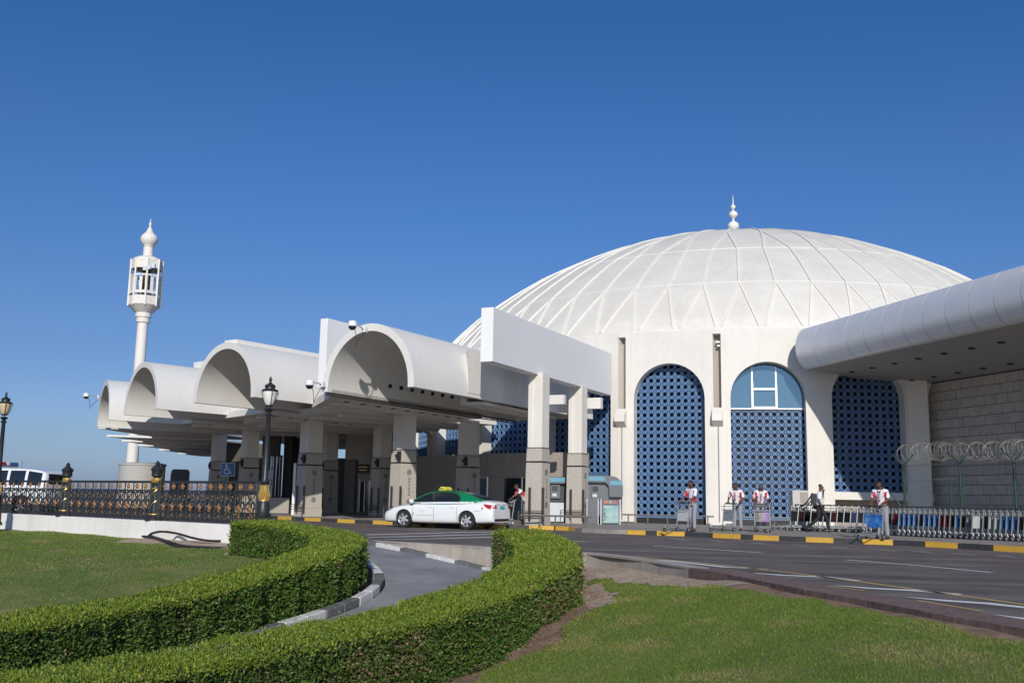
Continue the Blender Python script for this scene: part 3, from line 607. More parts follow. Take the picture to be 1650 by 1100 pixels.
# flat roof ring, dome
q=MB();
A=[pol(k,RF-.3,HT-.02) for k in range(33)];B=[pol(k,21.3,HT-.02) for k in range(33)];q.strip(A,B);q.build('flat_roof',MW,bld)
RG=[(21.565,9.83,.0),(18.924,12.68,.25),(14.923,15.52,.25),(9.969,17.86,0.),(5.0,19.32,0.),(0.01,20.15,0.)]
q=MB()
def pline(k,i0,i1,t):
    a=RG[i0];b=RG[i1];r=a[0]+(b[0]-a[0])*t;z=a[1]+(b[1]-a[1])*t+.10*math.sin(math.pi*t);return r,z
n=64;V=[]
rings=[]
for i in range(5):
    for t in ((0,.25,.5,.75) if i<5 else(0,)): rings.append(pline(0,i,i+1,t))
rings.append((0.02,20.2));rings.insert(0,(21.60,9.2))
q=MB();m_=len(rings);nn=128
V=[pol(j*32/nn,r,z) for r,z in rings for j in range(nn)]
q.add(V,[(i*nn+j,i*nn+(j+1)%nn,(i+1)*nn+(j+1)%nn,(i+1)*nn+j) for i in range(m_-1) for j in range(nn)])
dm=q.build('dome_shell',MDOME,bld,smooth=True)
def rib(k0,i0,k1,i1,w_=.12,h=.075,nm='rib'):
    q=MB();N=5;L_=[];Rr=[];L2=[];R2=[]
    for j in range(N+1):
        t=j/N;r,z=pline(0,i0,i1,t);k=k0+(k1-k0)*t;P=pol(k,r,z);e=P-np.array([DC[0],DC[1],z-r*1.6]);e/=np.linalg.norm(e)
        L_.append((P,e))
    for j in range(N+1):
        P,e=L_[j];T=L_[min(j+1,N)][0]-L_[max(j-1,0)][0];T/=np.linalg.norm(T);s_=np.cross(T,e);s_/=np.linalg.norm(s_)
        q.v+= [tuple(P+s_*w_/2-e*.05),tuple(P+s_*w_*.36+e*h),tuple(P-s_*w_*.36+e*h),tuple(P-s_*w_/2-e*.05)]
    for j in range(N):
        for c in range(3): q.f.append((4*j+c,4*j+c+1,4*j+c+5,4*j+c+4));q.m.append(0)
    q.f.append((0,1,2,3));q.m.append(0);q.f.append((4*N,4*N+1,4*N+2,4*N+3));q.m.append(0)
    q.build(nm,MRIB,bld)
for i in range(64):
    k=i/2
    rib(k-.035,0,k-.25,1);rib(k+.035,0,k+.25,1)
    rib(k+.25,1,k+.25,2)
    rib(k+.25,2,(k-.0 if i%2==0 else k+.5),3,w_=.13)
for i in range(32): rib(i,3,i,4,w_=.12)
for (r,z) in (RG[1][:2],RG[2][:2]):
    q=MB();q.strip([pol(j/4,r+.012,z-.03) for j in range(129)],[pol(j/4,r-.03,z+.045) for j in range(129)]);q.build('ring_joint',MRIB,bld)
q=MB();prof=[(.16,0),(.14,.5)]
def ball(zc,rx,rz,n=8): return [(max(.05,rx*math.sin(math.pi*t/n)),zc-rz*math.cos(math.pi*t/n)) for t in range(0,n+1)]
prof=[(.45,-.1),(.35,.12),(.11,.2),(.10,.32)]+ball(.80,.42,.36)[1:-1]+[(.07,1.2),(.07,1.35)]+ball(1.66,.33,.27)[1:-1]+[(.05,2.0)]+ball(2.22,.19,.15)[1:-1]+[(.05,2.45),(.035,2.7),(.012,3.12)]
q.lathe(prof,16,(DC[0],DC[1],20.15));fo=q.build('finial',MRIB,bld,smooth=True)
# small cap window/louvre block in a slot
q=MB();fr=frame(-.5);P=pol(0,RF);m,u,n_,s=fr;fr=(P,u,n_,s);ang=math.atan2(u[1],u[0])
q.box(loc(fr,[(.06,-.3,8.78)])[0],(.2,.3,.07),rot=ang);q.box(loc(fr,[(.08,-.3,8.6)])[0],(.16,.3,.07),rot=ang);q.build('slot_lamp',MWF,bld)
# ================================================================ ENTRANCE CANOPY
can=empty('entrance_canopy',(-5,45,GZ),'white entrance canopy of barrel vaults on stone clad columns','canopy')
VF=[dict(L=(528,626),R=(657,618),A=(600,533),a=30,z=5.2,len=15.,tl=.28),
    dict(L=(316,644),R=(404,635),A=(370,562),a=35,z=5.2,len=13.,tl=.28),
    dict(L=(202,664),R=(250,655),A=(234,592),a=42,z=5.2,len=11,tl=.28),
    dict(L=(157,684),R=(174,673),A=(169,621),a=52,z=5.05,len=11,tl=.3)]
def dirv(a): a=math.radians(a);return np.array([math.sin(a),math.cos(a),0.])
for v in VF:
    L_=at_z(*v['L'],v['z']);R_=at_z(*v['R'],v['z']);c=(L_+R_)/2;hw=np.linalg.norm(R_-L_)/2;lat=(R_-L_)/(2*hw)
    # apex height on the cut plane
    A_=at_d(*v['A'],c[1]);ha=A_[2]-v['z'];d=dirv(v['a']);v.update(Lp=L_,Rp=R_,c=c,hw=hw,ha=ha,d=d,lat=lat)
    th=np.linspace(math.pi,0,33);t=v['tl']
    inn=[c+lat*hw*math.cos(x)+np.array([0,0,ha*math.sin(x)]) for x in th]
    out=[c+lat*(hw+t)*math.cos(x)+np.array([0,0,(ha+t)*math.sin(x)]) for x in th]
    drop=np.array([0,0,-.12])
    inn=[inn[0]+drop]+inn+[inn[-1]+drop];out=[out[0]+drop]+out+[out[-1]+drop]
    D=d*v['len'];q=MB();q.strip(inn,out);q.strip(inn,[p+D for p in inn]);q.strip(out,[p+D for p in out]);q.strip([p+D for p in inn],[p+D for p in out])
    for e in(0,-1): q.add([inn[e],out[e],out[e]+D,inn[e]+D],[(0,1,2,3)])
    # end wall of the vault
    E=d*(v['len']-.6);q.add([p+E for p in inn],[tuple(range(len(inn)))])
    v['ob']=q.build('barrel_vault',MCAN,can,smooth=True)
    # downlights along the right inner wall, at the foot of the left inner wall
    for i in range(12):
        P=L_+d*(3.8+i*.78)+lat*(.07)+np.array([0,0,.5]);qq=MB();qq.box(P,(.13,.16,.14),rot=math.atan2(d[1],d[0]));qq.build('downlight',MBLK,v['ob'])
def slab(name,poly,z0,z1,m=None,mt=None):
    q=MB();q.prism([p[:2] for p in poly],z0,z1);return q.build(name,m or MCAN,can)
SZ0,SZ1=4.93,5.24
for i in range(3):
    a,b=VF[i],VF[i+1];p0=a['Lp'];p1=b['Rp'];la=a['lat'];lb=b['lat']
    A0=p0+a['d']*(.25 if i==0 else 3.8);B0=p1+b['d']*(3.4 if i==0 else 3.8)
    sb=slab('soffit_slab',[A0,B0,B0+b['d']*8,A0+a['d']*(11 if i==0 else 8)],SZ0,SZ1)
    for j in range(9):
        c=(A0*.80+B0*.2)+(a['d'])*(1.2+j*1.05);qq=MB();qq.box((c[0],c[1],SZ0-.012),(.17,.17,.03),rot=.6);qq.build('downlight',MBLK,sb)
    for off_ in(.35,.68):
        c=A0*(1-off_)+B0*off_;dd=a['d']*(1-off_)+b['d']*off_;dd/=np.linalg.norm(dd)
        qq=MB();qq.bar(np.array([*(c+dd*.6)[:2],SZ0-.06]),np.array([*(c+dd*10.8)[:2],SZ0-.06]),.5,.12);qq.build('ceiling_beam',MCAN,can)
for vi,st_,w_,h_ in((1,.25,.8,.16),(2,3.2,1.5,.42)):
    v=VF[vi];a=v['c']+v['d']*st_+[0,0,v['ha']+v['tl']+h_/2-.08];q=MB();q.bar(a,a+v['d']*(v['len']-st_-.2),w_,h_+.12);q.build('roof_ridge',MCAN,can)
# rail along the foot of the nearest vault
v=VF[0];q=MB();a=v['Lp']-v['d']*.1;b=v['Lp']+v['d']*14.5
q.bar(a+[0,0,-.16],b+[0,0,-.16],.12,.06);q.bar(a+[0,0,-.25],b+[0,0,-.25],.05,.05);q.build('gutter_rail',MBROWN,can)
# dark cross beams behind
# inner ceiling beyond the vault ends down to the terminal
# upright fins
def fin(name,p,d,ln,th,z0,z1,m=MFIN,back=0):
    p=np.array([p[0],p[1],0.]);n_=np.array([-d[1],d[0],0])*th/2;q=MB();a=p+d*back;b=p+d*(back+ln)
    q.prism([tuple((a+n_)[:2]),tuple((a-n_)[:2]),tuple((b-n_)[:2]),tuple((b+n_)[:2])],z0,z1);return bevel(q.build(name,m,can),.012,1)
v=VF[0];fin('fin_wall',v['Lp']-v['lat']*.36,v['d'],8.5,.36,SZ1,7.95)
v=VF[1];fin('fin_wall',v['Lp']-v['lat']*1.3,v['d'],8,.4,SZ1,7.75,back=5.6)
FO=np.array([-.72,36.9,0.]);FI=np.array([4.9,48.35,0.]);FD=(FI-FO)/np.linalg.norm(FI-FO)
zt_=at_d(797,494.5,36.9)[2];zb_=at_d(794.5,582,36.9)[2]
fin('fin_wall',FO-np.array([FD[1],-FD[0],0])*.26,FD,np.linalg.norm(FI-FO),.52,zb_,zt_)
q=MB();fd=math.atan2(FD[1],FD[0])
W2=np.array([-1.95,41.0,0.])
fin('side_wall',W2,FD,7.0,.34,4.95,7.0,MCAN)
n_=np.array([FD[1],-FD[0],0])
a=W2+n_*.1;q=MB();q.prism([tuple((W2-FD*.3+n_*.17)[:2]),tuple((W2-FD*.3+n_*1.1)[:2]),tuple((W2+FD*7+n_*1.1)[:2]),tuple((W2+FD*7+n_*.17)[:2])],4.93,5.05);q.build('soffit_slab',MCAN,can)
q=MB();q.bar(np.array([*(W2+FD*7+n_*.2)[:2],5.6]),np.array([*(W2+FD*7+n_*3.4)[:2],5.6]),.3,.5);q.build('cross_beam',MCAN,can)
q=MB();q.bar(np.array([*(W2+FD*3.6+n_*.2)[:2],5.45]),np.array([*(W2+FD*3.6+n_*3.)[:2],5.45]),.25,.4);q.build('cross_beam',MCAN,can)
v=VF[0];rb=v['Rp'];q=MB();q.prism([tuple((rb+v['lat']*.3+v['d']*3.6)[:2]),tuple((W2-n_*.18+FD*.02)[:2]),tuple((W2-n_*.18+FD*6)[:2]),tuple((rb+v['lat']*.3+v['d']*8)[:2])],5.23,6.95);q.build('parapet_block',MCAN,can)
# further slabs of the canopy sweeping away on the far left
SLL=[(158,690,340,4.98),(172,703,350,4.88),(196,711,372,4.82),(222,718,390,4.76),(256,725,400,4.70),(288,731,402,4.64)]
for i,(xl,y,xr,zz) in enumerate(SLL):
    a=at_z(xl,y,zz);b=at_d(xr,y,a[1]+2.5);dn=(at_z(SLL[i+1][0],SLL[i+1][1],SLL[i+1][3])[1]-a[1]+1.2) if i<5 else 5.
    q=MB();q.prism([(a[0],a[1]),(b[0],b[1]),(b[0]+1.5,b[1]+dn),(a[0]+.5,a[1]+dn)],zz,zz+.13);q.build('soffit_slab',MCAN,can)
q=MB();q.prism([tuple(paz(a,33.8)[:2]) for a in np.linspace(44,112,20)]+[tuple(paz(a,23.9)[:2]) for a in np.linspace(112,44,20)],5.02,5.3);q.build('ceiling_slab',MCAN,can)
for az_ in np.linspace(46,108,15):
    q=MB();q.bar(paz(az_,33.2,4.93),paz(az_,24.4,4.93),.45,.17);q.build('ceiling_beam',MCAN,can)
# columns
CW=.86
def column(x,y,az,orn=True,box=True,CW=.72):
    P=np.array([x,y,0.]);d=-dirv(az);u=np.array([d[1]*-1,d[0],0]);  # d outward, u lateral
    if u[0]<0:u=-u
    fr=(P,u,d,1.);ang=math.atan2(u[1],u[0]);h=CW/2;k_=CW/.86;g=.05;g2=.13
    prof=[(-h,h),(-g2,h),(-g2,h-g),(g2,h-g),(g2,h),(h,h),(h,g2),(h-g,g2),(h-g,-g2),(h,-g2),(h,-h),(g2,-h),(g2,-h+g),(-g2,-h+g),(-g2,-h),(-h,-h),(-h,-g2),(-h+g,-g2),(-h+g,g2),(-h,g2)]
    prof=[(-h,h),(-h+.17,h),(-h+.17,h-g),(h-.0,h-g),(h,-h),(-h,-h)]
    q=MB();q.prism([tuple(loc(fr,[(a,b,0)])[0][:2]) for a,b in prof],3.25,4.96 if not orn=='fin' else 6.3);c=q.build('column',MW,can)
    for z0,z1,w0,w1,nm in((2.70,3.24,h*1.13,h*1.07,'stone_band'),(GZ+.4,2.64,h*1.2,h*1.135,'stone_base'),(GZ-.02,GZ+.398,h*1.24,h*1.24,'stone_plinth')):
        q=MB();A=loc(fr,[(sx*w_,sy*w_,z) for z,w_ in((z0,w0),(z1,w1)) for sx,sy in((-1,-1),(1,-1),(1,1),(-1,1))])
        q.add(A,[(3,2,1,0),(4,5,6,7),(0,1,5,4),(1,2,6,5),(2,3,7,6),(3,0,4,7)]);bevel(q.build(nm,MSTONE,c),.012,1)
    q=MB()
    for z in(3.245,2.67): MB().box((x,y,z),(h*2.3,h*2.3,.022),rot=ang).build('dark_joint',MBROWN,c)
    for sy,fx in((0,1),):
        if sy: pos=lambda a,z:loc(fr,[(a,.0+h*1.2-(z-.55)*h*.031,z)])[0];R_=d
        else: pos=lambda a,z:loc(fr,[(h*1.2-(z-.55)*h*.031,a,z)])[0];R_=u
        q=MB()
        for zc in(2.28,.98):
            cc=pos(.0,zc);t2=u if sy else d
            for rr_,nn in((.13,12),(.07,8)):
                V=[cc+R_*.012+t2*rr_*math.cos(a)+np.array([0,0,rr_*math.sin(a)]) for a in np.arange(nn)*2*math.pi/nn]
                q.add(V+[p+R_*.018 for p in V],[tuple(range(nn,2*nn))]+[(i,(i+1)%nn,(i+1)%nn+nn,i+nn) for i in range(nn)])
        a_=pos(0,2.0)+R_*.012;b_=pos(0,1.28)+R_*.012;q.bar(a_,b_,.045,.03)
        for zz in np.linspace(1.3,2.0,6): q.box(pos(0,zz)+R_*.014,(.075,.075,.05),rot=ang)
        q.build('ornament',MGRV,c)
    if box:
        q=MB();q.box(loc(fr,[(h*.8,h*1.2+.05,2.96)])[0],(.16,.12,.42),rot=ang);q.box(loc(fr,[(h*.45,h*1.2+.06,2.98)])[0],(.12,.14,.14),rot=ang);bevel(q.build('floodlight',MBLK,c),.01,1)
    q=MB()
    for a in(-.10,h*1.2+.12): q.box(loc(fr,[(a-.0,h*1.24+.09,1.0)])[0],(.09,.05,1.3),rot=ang)
    q.build('guard_post',MBROWN,c)
    q=MB()
    for zz in(.62,.72,.50): q.bar(loc(fr,[(-.58,h*1.24+.13,zz)])[0],loc(fr,[(.58,h*1.24+.13,zz)])[0],.04,.03)
    q.bar(loc(fr,[(-.58,h*1.24+.13,.15)])[0],loc(fr,[(-.58,h*1.24+.13,.72)])[0],.04,.04);q.bar(loc(fr,[(.58,h*1.24+.13,.15)])[0],loc(fr,[(.58,h*1.24+.13,.72)])[0],.04,.04);q.build('guard_rail',MBROWN,c)
    return fr
outer=[(1.15,40.9,30,.64),(-4.75,44.9,47,.73),(-10.0,50.3,50,.82),(-15.1,58.2,58,.8),(-19.0,65.4,66,.84)]
inner_=[(3.05,45.2,28,.64),(-2.05,49.5,42,.74),(-6.9,54.1,48,.72),(-10.9,60.5,58,.8),(-14.2,66.5,66,.8)]
for i,(x,y,a,w_) in enumerate(outer): column(x,y,a,'fin' if i==0 else True,box=(i>0),CW=w_)
for i,(x,y,a,w_) in enumerate(inner_): column(x,y,a,'fin' if i==0 else True,box=(i>0),CW=w_)
# fin on the two tall columns: cap joints
# ================================================================ STONE ANNEX under the canopy
ann=empty('stone_annex',(*paz(45,25.2)[:2],GZ),'low brown stone clad entrance building under the canopy','building')
azs=np.arange(29.5,66,2.6)
for i in range(len(azs)-1):
    for z0,z1 in((2.28,2.9),(2.905,3.45)):
        q=MB();a,b=paz(azs[i]+.02,25.2),paz(azs[i+1]-.02,25.2);c,d=paz(azs[i+1]-.02,24.4),paz(azs[i]+.02,24.4)
        q.prism([a[:2],b[:2],c[:2],d[:2]],z0,z1);q.build('stone_panel',MSTONED,ann)
    a,b=paz(azs[i],25.15),paz(azs[i+1],25.15);c,d=paz(azs[i+1],25.05),paz(azs[i],25.05)
    if i in(0,1,2,3,5): q=MB();q.prism([a[:2],b[:2],c[:2],d[:2]],GZ,2.27);gl=q.build('glass_pane',MDGL if i!=2 else MSCRG,ann);q=MB();q.bar([*a[:2],.2],[*a[:2],2.27],.07,.07);q.bar([a[0],a[1],2.24],[b[0],b[1],2.24],.06,.06);q.build('pane_frame',MALU,gl)
    else: q=MB();q.prism([a[:2],b[:2],c[:2],d[:2]],GZ,2.275);q.build('stone_panel',MSTONED,ann)
q=MB();q.strip([paz(a,25.2,3.45) for a in azs],[paz(a,23.7,3.45) for a in azs]);q.build('flat_roof',MSTONED,ann)
# entrance lobby block, far left
lob=empty('entrance_lobby',(-15,69,GZ),'dark stone entrance lobby with teal glass doors behind the left columns','building')
def blk(x0,x1,y0,y1,d,m,nm,par,dep=.4):
    a=at_d(x0,y1,d);b=at_d(x1,y0,d);q=MB();q.box(((a[0]+b[0])/2,d+dep/2,(a[2]+b[2])/2),(b[0]-a[0],dep,b[2]-a[2]));return q.build(nm,m,par)
blk(452,472,700,826,64,MBROWN,'stone_panel',lob,3);blk(482,500,700,826,64.4,MSTONED,'stone_panel',lob,3);blk(500,556,738,826,64,MBROWN,'stone_panel',lob,3);blk(556,574,715,826,62,MSTONED,'stone_panel',lob,3)
for i,(a,b) in enumerate(((423,432),(432.5,441),(441.5,451))):
    g_=blk(a,b,735,826,63,MTEAL if i!=2 else MDGL,'glass_door',lob,.05)
for x_ in(423,432,441,451): blk(x_-.6,x_+.6,733,826,62.9,MBROWN,'door_frame',lob,.1)
blk(430,440,757,772,62.8,MWF,'notice',lob,.02);blk(431,439,782,800,62.8,MWF,'notice',lob,.02)
blk(422,452,690,734,63,MBROWN,'stone_panel',lob,.4);blk(354,424,715,826,74,MBROWN,'stone_panel',lob,.5);blk(556,640,690,740,60,MSTONED,'stone_panel',lob,.5);blk(340,352,745,815,66,MSTONED,'stone_panel',lob,.6)
blk(424,466,802,826,55,MSTONED,'low_wall',lob,.25)
blk(574,640,734,826,58.5,MSTONED,'stone_panel',lob,2)
blk(579,603,776,824,58.3,MDGL,'glass_door',lob,.05)
for x_ in(579,587,595,603): blk(x_-.5,x_+.5,774,824,58.2,MALU,'door_frame',lob,.06)
sg=blk(575,595,747.5,762,58.1,MBLK,'exit_board',lob,.08)
q=MB()
for yy,xs in((752,(578,592)),(757,(579,591))):
    x_=xs[0]
    while x_<xs[1]:
        l=random.uniform(.8,2.2);a=at_d(x_,yy+.7,58.05);b=at_d(min(x_+l,xs[1]),yy-.7,58.05);q.box(((a[0]+b[0])/2,58.08,(a[2]+b[2])/2),(b[0]-a[0],.01,b[2]-a[2]));x_+=l+.5
q.build('faded_lettering',MGOLD,sg)
# ================================================================ METAL BULLNOSE CANOPY (right)
sca=empty('side_canopy',(14.5,37,GZ),'long silver metal clad canopy with rounded edge on the right','canopy')
SZ=7.3
e0=at_z(1355,583,SZ);e1=at_z(1650,519,SZ);SD=(e0-e1);SD/=np.linalg.norm(SD);SN=np.array([-SD[1],SD[0],0]);
if SN[0]>0:SN=-SN   # towards the road (left)
zt_=9.2;zc=(SZ+zt_)/2;rz=(zt_-SZ)/2;rx=.62
base=e1-SD*14
def tpro(t0,t1,n,r_in=0): 
    return [(-(rx-r_in)*math.cos(t)*-1,zc+(rz-r_in)*math.sin(t)) for t in np.linspace(t0,t1,n)]
Ltot=float(np.linalg.norm(e0-base))+2.6
npan=int(Ltot/1.22)
for i in range(npan):
    a=base+SD*(i*1.22+.014);b=base+SD*((i+1)*1.22-.014)
    if i==npan-1:b=base+SD*Ltot
    pr=[(rx*math.cos(t),zc+rz*math.sin(t)) for t in np.linspace(-math.pi/2,math.pi/2,19)]
    q=MB();A=[a+SN*x_*1.0+np.array([0,0,z_-a[2]]) for x_,z_ in pr];B=[b+SN*x_+np.array([0,0,z_-b[2]]) for x_,z_ in pr]
    q.strip(A,B);A2=[p-SN*.03 for p in A];q.strip(A,A2);B2=[p-SN*.03 for p in B];q.strip(B,B2)
    if i==npan-1: q.add(B,[tuple(range(len(B)))])
    q.build('metal_panel',MPANEL,sca,smooth=True)
q=MB();pr=[(rx*.985*math.cos(t),zc+rz*.985*math.sin(t)) for t in np.linspace(-math.pi/2,math.pi/2,19)]
a=base;b=base+SD*(Ltot-.02);q.strip([a+SN*x_+np.array([0,0,z_-a[2]]) for x_,z_ in pr],[b+SN*x_+np.array([0,0,z_-b[2]]) for x_,z_ in pr]);q.build('joint_backing',MBROWN,sca,smooth=True)
SW=6.9;W0=at_z(1476,621,SW);W1=at_z(1650,594,SW);WD=(W1-W0)/np.linalg.norm(W1-W0);Wend=W0+WD*30
F0=base.copy();
q=MB();P=[base,base+SD*Ltot,W0-WD*1.2,Wend];Zs=[SZ+.02,SZ+.02,SW+.02,SW+.02];q.add([(p[0],p[1],z) for p,z in zip(P,Zs)]+[(p[0],p[1],z+.1) for p,z in zip(P,Zs)],[(3,2,1,0),(4,5,6,7),(0,1,5,4),(1,2,6,5),(2,3,7,6),(3,0,4,7)]);sf=q.build('soffit',MSOF,sca)
q=MB();q.prism([p[:2] for p in P],zt_-.05,zt_);q.build('roof_deck',MPANEL,sca)
for row,(f_,n_) in enumerate(((.30,13),(.83,13))):
    for i in range(n_):
        p=e0+(W0-e0)*f_-SD*(-1.0+i*1.55);qq=MB();qq.lathe([(.13,-.03),(.13,.03)],10,(p[0],p[1],SZ+(SW-SZ)*f_+.01));qq.build('downlight',MBLK,sf)
# stone wall behind, in courses of panels
sw=empty('stone_wall',(*((W0+W1)/2)[:2],GZ),'grey stone panel wall in the shade under the metal canopy','wall')
q=MB();nrm=np.array([WD[1],-WD[0],0.]);nrm=nrm if nrm[1]<0 else -nrm
q.prism([(W0-nrm*.1)[:2],(W0+WD*30-nrm*.1)[:2],(W0+WD*30-nrm*.5)[:2],(W0-nrm*.5)[:2]],0,SW+.05);q.build('backing',MBROWN,sw)
MSP=[mat('grey_stone_panel',(.46+i*.025,.425+i*.022,.385+i*.018),.75,var=.10,vs=3,bump=.15) for i in range(3)]
hz=.43;nr=int((SW-GZ)/hz)+1
for r_ in range(nr):
    z0=r_*hz;z1=min(z0+hz-.022,SW);L0=0
    while L0<11.6:
        l=.68;a=W0+WD*(L0+(.34 if r_%2 else 0));b=a+WD*(l-.022);e=random.uniform(0,.012)
        q=MB();q.prism([(a+nrm*e)[:2],(b+nrm*e)[:2],(b-nrm*.09)[:2],(a-nrm*.09)[:2]],z0,z1);q.build('stone_panel',MSP[random.randrange(3)],sw);L0+=l
q=MB();a=W0+WD*11.9;b=W0+WD*30;q.prism([a[:2],b[:2],(b-nrm*.09)[:2],(a-nrm*.09)[:2]],0,SW);q.build('far_cladding',MSP[1],sw)
# pale column between facade and stone wall
q=MB();p=pol(2.02,RF-.05);q.prism([(p[0]-.55,p[1]-.1),(p[0]+.25,p[1]-.45),(p[0]+.55,p[1]+.3),(p[0]-.2,p[1]+.5)],0,SW+.1);q.build('end_pilaster',MW,bld)

# ================================================================ MINARET
mh=at_d(209,770,85);mx_,my_=mh[0]+.1,85.
mn=empty('minaret',(mx_,my_,0),'tall slim white minaret with open lantern and onion finial','minaret')
zof=lambda x,y:at_d(x,y,85)[2]
q=MB();z0=zof(226,520);q.lathe([(.50,0),(.47,z0*.5),(.44,z0),(.56,z0+.03),(.56,z0+.42),(.66,z0+.47),(.66,z0+.85),(.8,z0+.95),(1.32,z0+1.45)],20,(mx_,my_,0));q.build('shaft',MW,mn,smooth=True)
zb=z0+1.5;zc_=zof(233,421)
q=MB();R8=1.32;A8=[math.radians(22.5+i*45) for i in range(8)]
pt=lambda a,r,z:(mx_+r*math.cos(a),my_+r*math.sin(a),z)
def ring8(z0,z1,r=R8,t=.08):
    q=MB()
    for i in range(8):
        a,b=A8[i],A8[(i+1)%8];q.add([pt(a,r,z0),pt(b,r,z0),pt(b,r-t,z0),pt(a,r-t,z0),pt(a,r,z1),pt(b,r,z1),pt(b,r-t,z1),pt(a,r-t,z1)],[(0,1,2,3),(4,5,6,7),(0,1,5,4),(2,3,7,6),(0,3,7,4),(1,2,6,5)])
    return q
H_=zc_-zb
ring8(zb,zb+H_*.19).build('balcony_wall',MW,mn);ring8(zb+H_*.24,zb+H_*.30).build('rail_band',MW,mn);ring8(zb+H_*.80,zc_).build('cornice',MW,mn)
for i in range(8):
    q=MB();a=A8[i];q.bar(pt(a,R8+.0,zb-.1),pt(a,R8+.0,zc_+.08),.13,.13);q.build('corner_post',MW,mn)
    b=A8[(i+1)%8];pa=np.array(pt(a,R8-.03,0));pb=np.array(pt(b,R8-.03,0));q=MB();u=(pb-pa);s_=np.linalg.norm(u);u/=s_;nn_=np.array([u[1],-u[0],0])
    fr=((pa+pb)/2,u,nn_,s_);z1,z2=zb+H_*.30,zb+H_*.66
    for cx in(-s_/4,s_/4):
        th=np.linspace(math.pi,0,9);r_=s_/4-.12;top=z2+.02;sp_=top-r_-.12
        for sg in(-1,1): q.add(loc(fr,[(cx+sg*r_,0,z1),(cx+sg*(r_+.12),0,z1),(cx+sg*(r_+.12),0,sp_),(cx+sg*r_,0,sp_),(cx+sg*r_,-.07,z1),(cx+sg*(r_+.12),-.07,z1),(cx+sg*(r_+.12),-.07,sp_),(cx+sg*r_,-.07,sp_)]),[(0,1,2,3),(4,5,6,7),(0,3,7,4),(1,2,6,5)])
        for yy in(0,-.07): q.strip(loc(fr,[(cx+r_*math.cos(x),yy,sp_+r_*math.sin(x)) for x in th]),loc(fr,[(cx+(r_+.12)*math.cos(x)*1.0 if abs(math.cos(x))>.99 else cx+(r_+.12)*math.cos(x),yy,top) for x in th]))
        q.strip(loc(fr,[(cx+r_*math.cos(x),0,sp_+r_*math.sin(x)) for x in th]),loc(fr,[(cx+r_*math.cos(x),-.07,sp_+r_*math.sin(x)) for x in th]))
    q.build('lantern_arch',MW,mn)
q=MB();q.lathe([(.34,zb),(.34,zc_)],10,(mx_,my_,0));q.build('dark_core',MBROWN,mn);q=MB();q.lathe([(1.26,zc_-.1),(1.2,zc_+.12),(.75,zc_+.36),(.46,zc_+.45)],24,(mx_,my_,0));q.lathe([(1.2,zb+.02),(1.2,zb+.08)],16,(mx_,my_,0));q.build('lantern_roof',MW,mn,smooth=True)
zn=zof(237,398);q=MB();q.lathe([(.42,zc_+.45),(.42,zn),(.5,zn+.02),(.42,zn+.08),(.40,zn+.1)]+[(.40+.33*math.sin(t*math.pi)**.8,zn+.1+1.15*t) for t in np.linspace(.08,.8,9)]+[(.33,zn+1.3),(.16,zn+1.65),(.07,zn+1.9),(.13,zn+2.02),(.13,zn+2.1),(.05,zn+2.2),(.02,zn+2.55)],20,(mx_,my_,0));q.build('onion_finial',MW,mn,smooth=True)
q=MB()
for i in range(3): MB().box((mx_+.3+.35*i,my_-1.2,zc_-.9+.1*i),(.3,.3,.35)).build('loudspeaker',MALU,mn)
dm_=at_d(228,772,82);q=MB();q.lathe([(1.80,0),(1.80,at_d(228,750,82)[2]),(1.86,at_d(228,750,82)[2]),(1.86,at_d(228,747,82)[2]),(1.5,at_d(228,746,82)[2]+.02)],32,(dm_[0],82,0));tag(q.build('round_tank',weathered('tank_paint',(.42,.42,.40),.4),smooth=True),'pale grey round drum building at the foot of the minaret','tank')
c0=at_d(262,790,78);c1=at_d(292,757,78);bu=empty('parked_bus',((c0[0]+c1[0])/2,79,0),'dark blue bus seen end-on beside the round drum','bus')
q=MB();q.box(((c0[0]+c1[0])/2,80,1.75),(c1[0]-c0[0],5.4,2.5),rot=.3);bevel(q.build('bus_body',mat('navy_bus_paint',(.02,.04,.075),.35),bu),.1);q=MB();q.box(((c0[0]+c1[0])/2,79.9,2.35),(c1[0]-c0[0]+.02,4.9,.7),rot=.3);q.build('window_band',MDGL,bu)
q=MB()
for sy in(-1.6,1.6):
    for sx in(-.62,.62): MB().lathe([(.2,-.13),(.45,-.13),(.45,.13),(.2,.13)],14,((c0[0]+c1[0])/2+sx-sy*.3,80+sy,.45),axis='x').build('wheel',MRUB,bu)
# ================================================================ ORNATE FENCE
fA=at_z(383,872,-.1);fB=at_z(0,849,-.14);FA=np.array([-7.35,27.25,0.]);FB=np.array([-19.2,36.9,0.]);FD2=(FB-FA)/np.linalg.norm(FB-FA);FN=np.array([FD2[1],-FD2[0],0.]);
if FN[1]>0:FN=-FN
Lf=31.
pw=empty('plinth_wall',tuple(FA),'whitewashed low wall under the ornate fence with stains and cracks','wall')
q=MB();A=FA+FN*.2-FD2*.3;B=FA+FD2*Lf+FN*.2;q.prism([A[:2],B[:2],(B-FN*.4)[:2],(A-FN*.4)[:2]],-.5,.36);bevel(q.build('wall_body',MPWALL,pw),.02,1)
fence=empty('iron_fence',(*FA[:2],.36),'black ornate iron fence with copper gilded flowers on the white wall','fence')
pxpost=[425,250,105,-40,-190]
def along(px):
    best=min(np.arange(-2,Lf,.02),key=lambda t:abs(proj([*(FA+FD2*t)[:2],.9])[0,0]-px));return best
tp=[along(p) for p in pxpost];FZ0,FZ1=.37,1.50
fan=math.atan2(FD2[1],FD2[0])
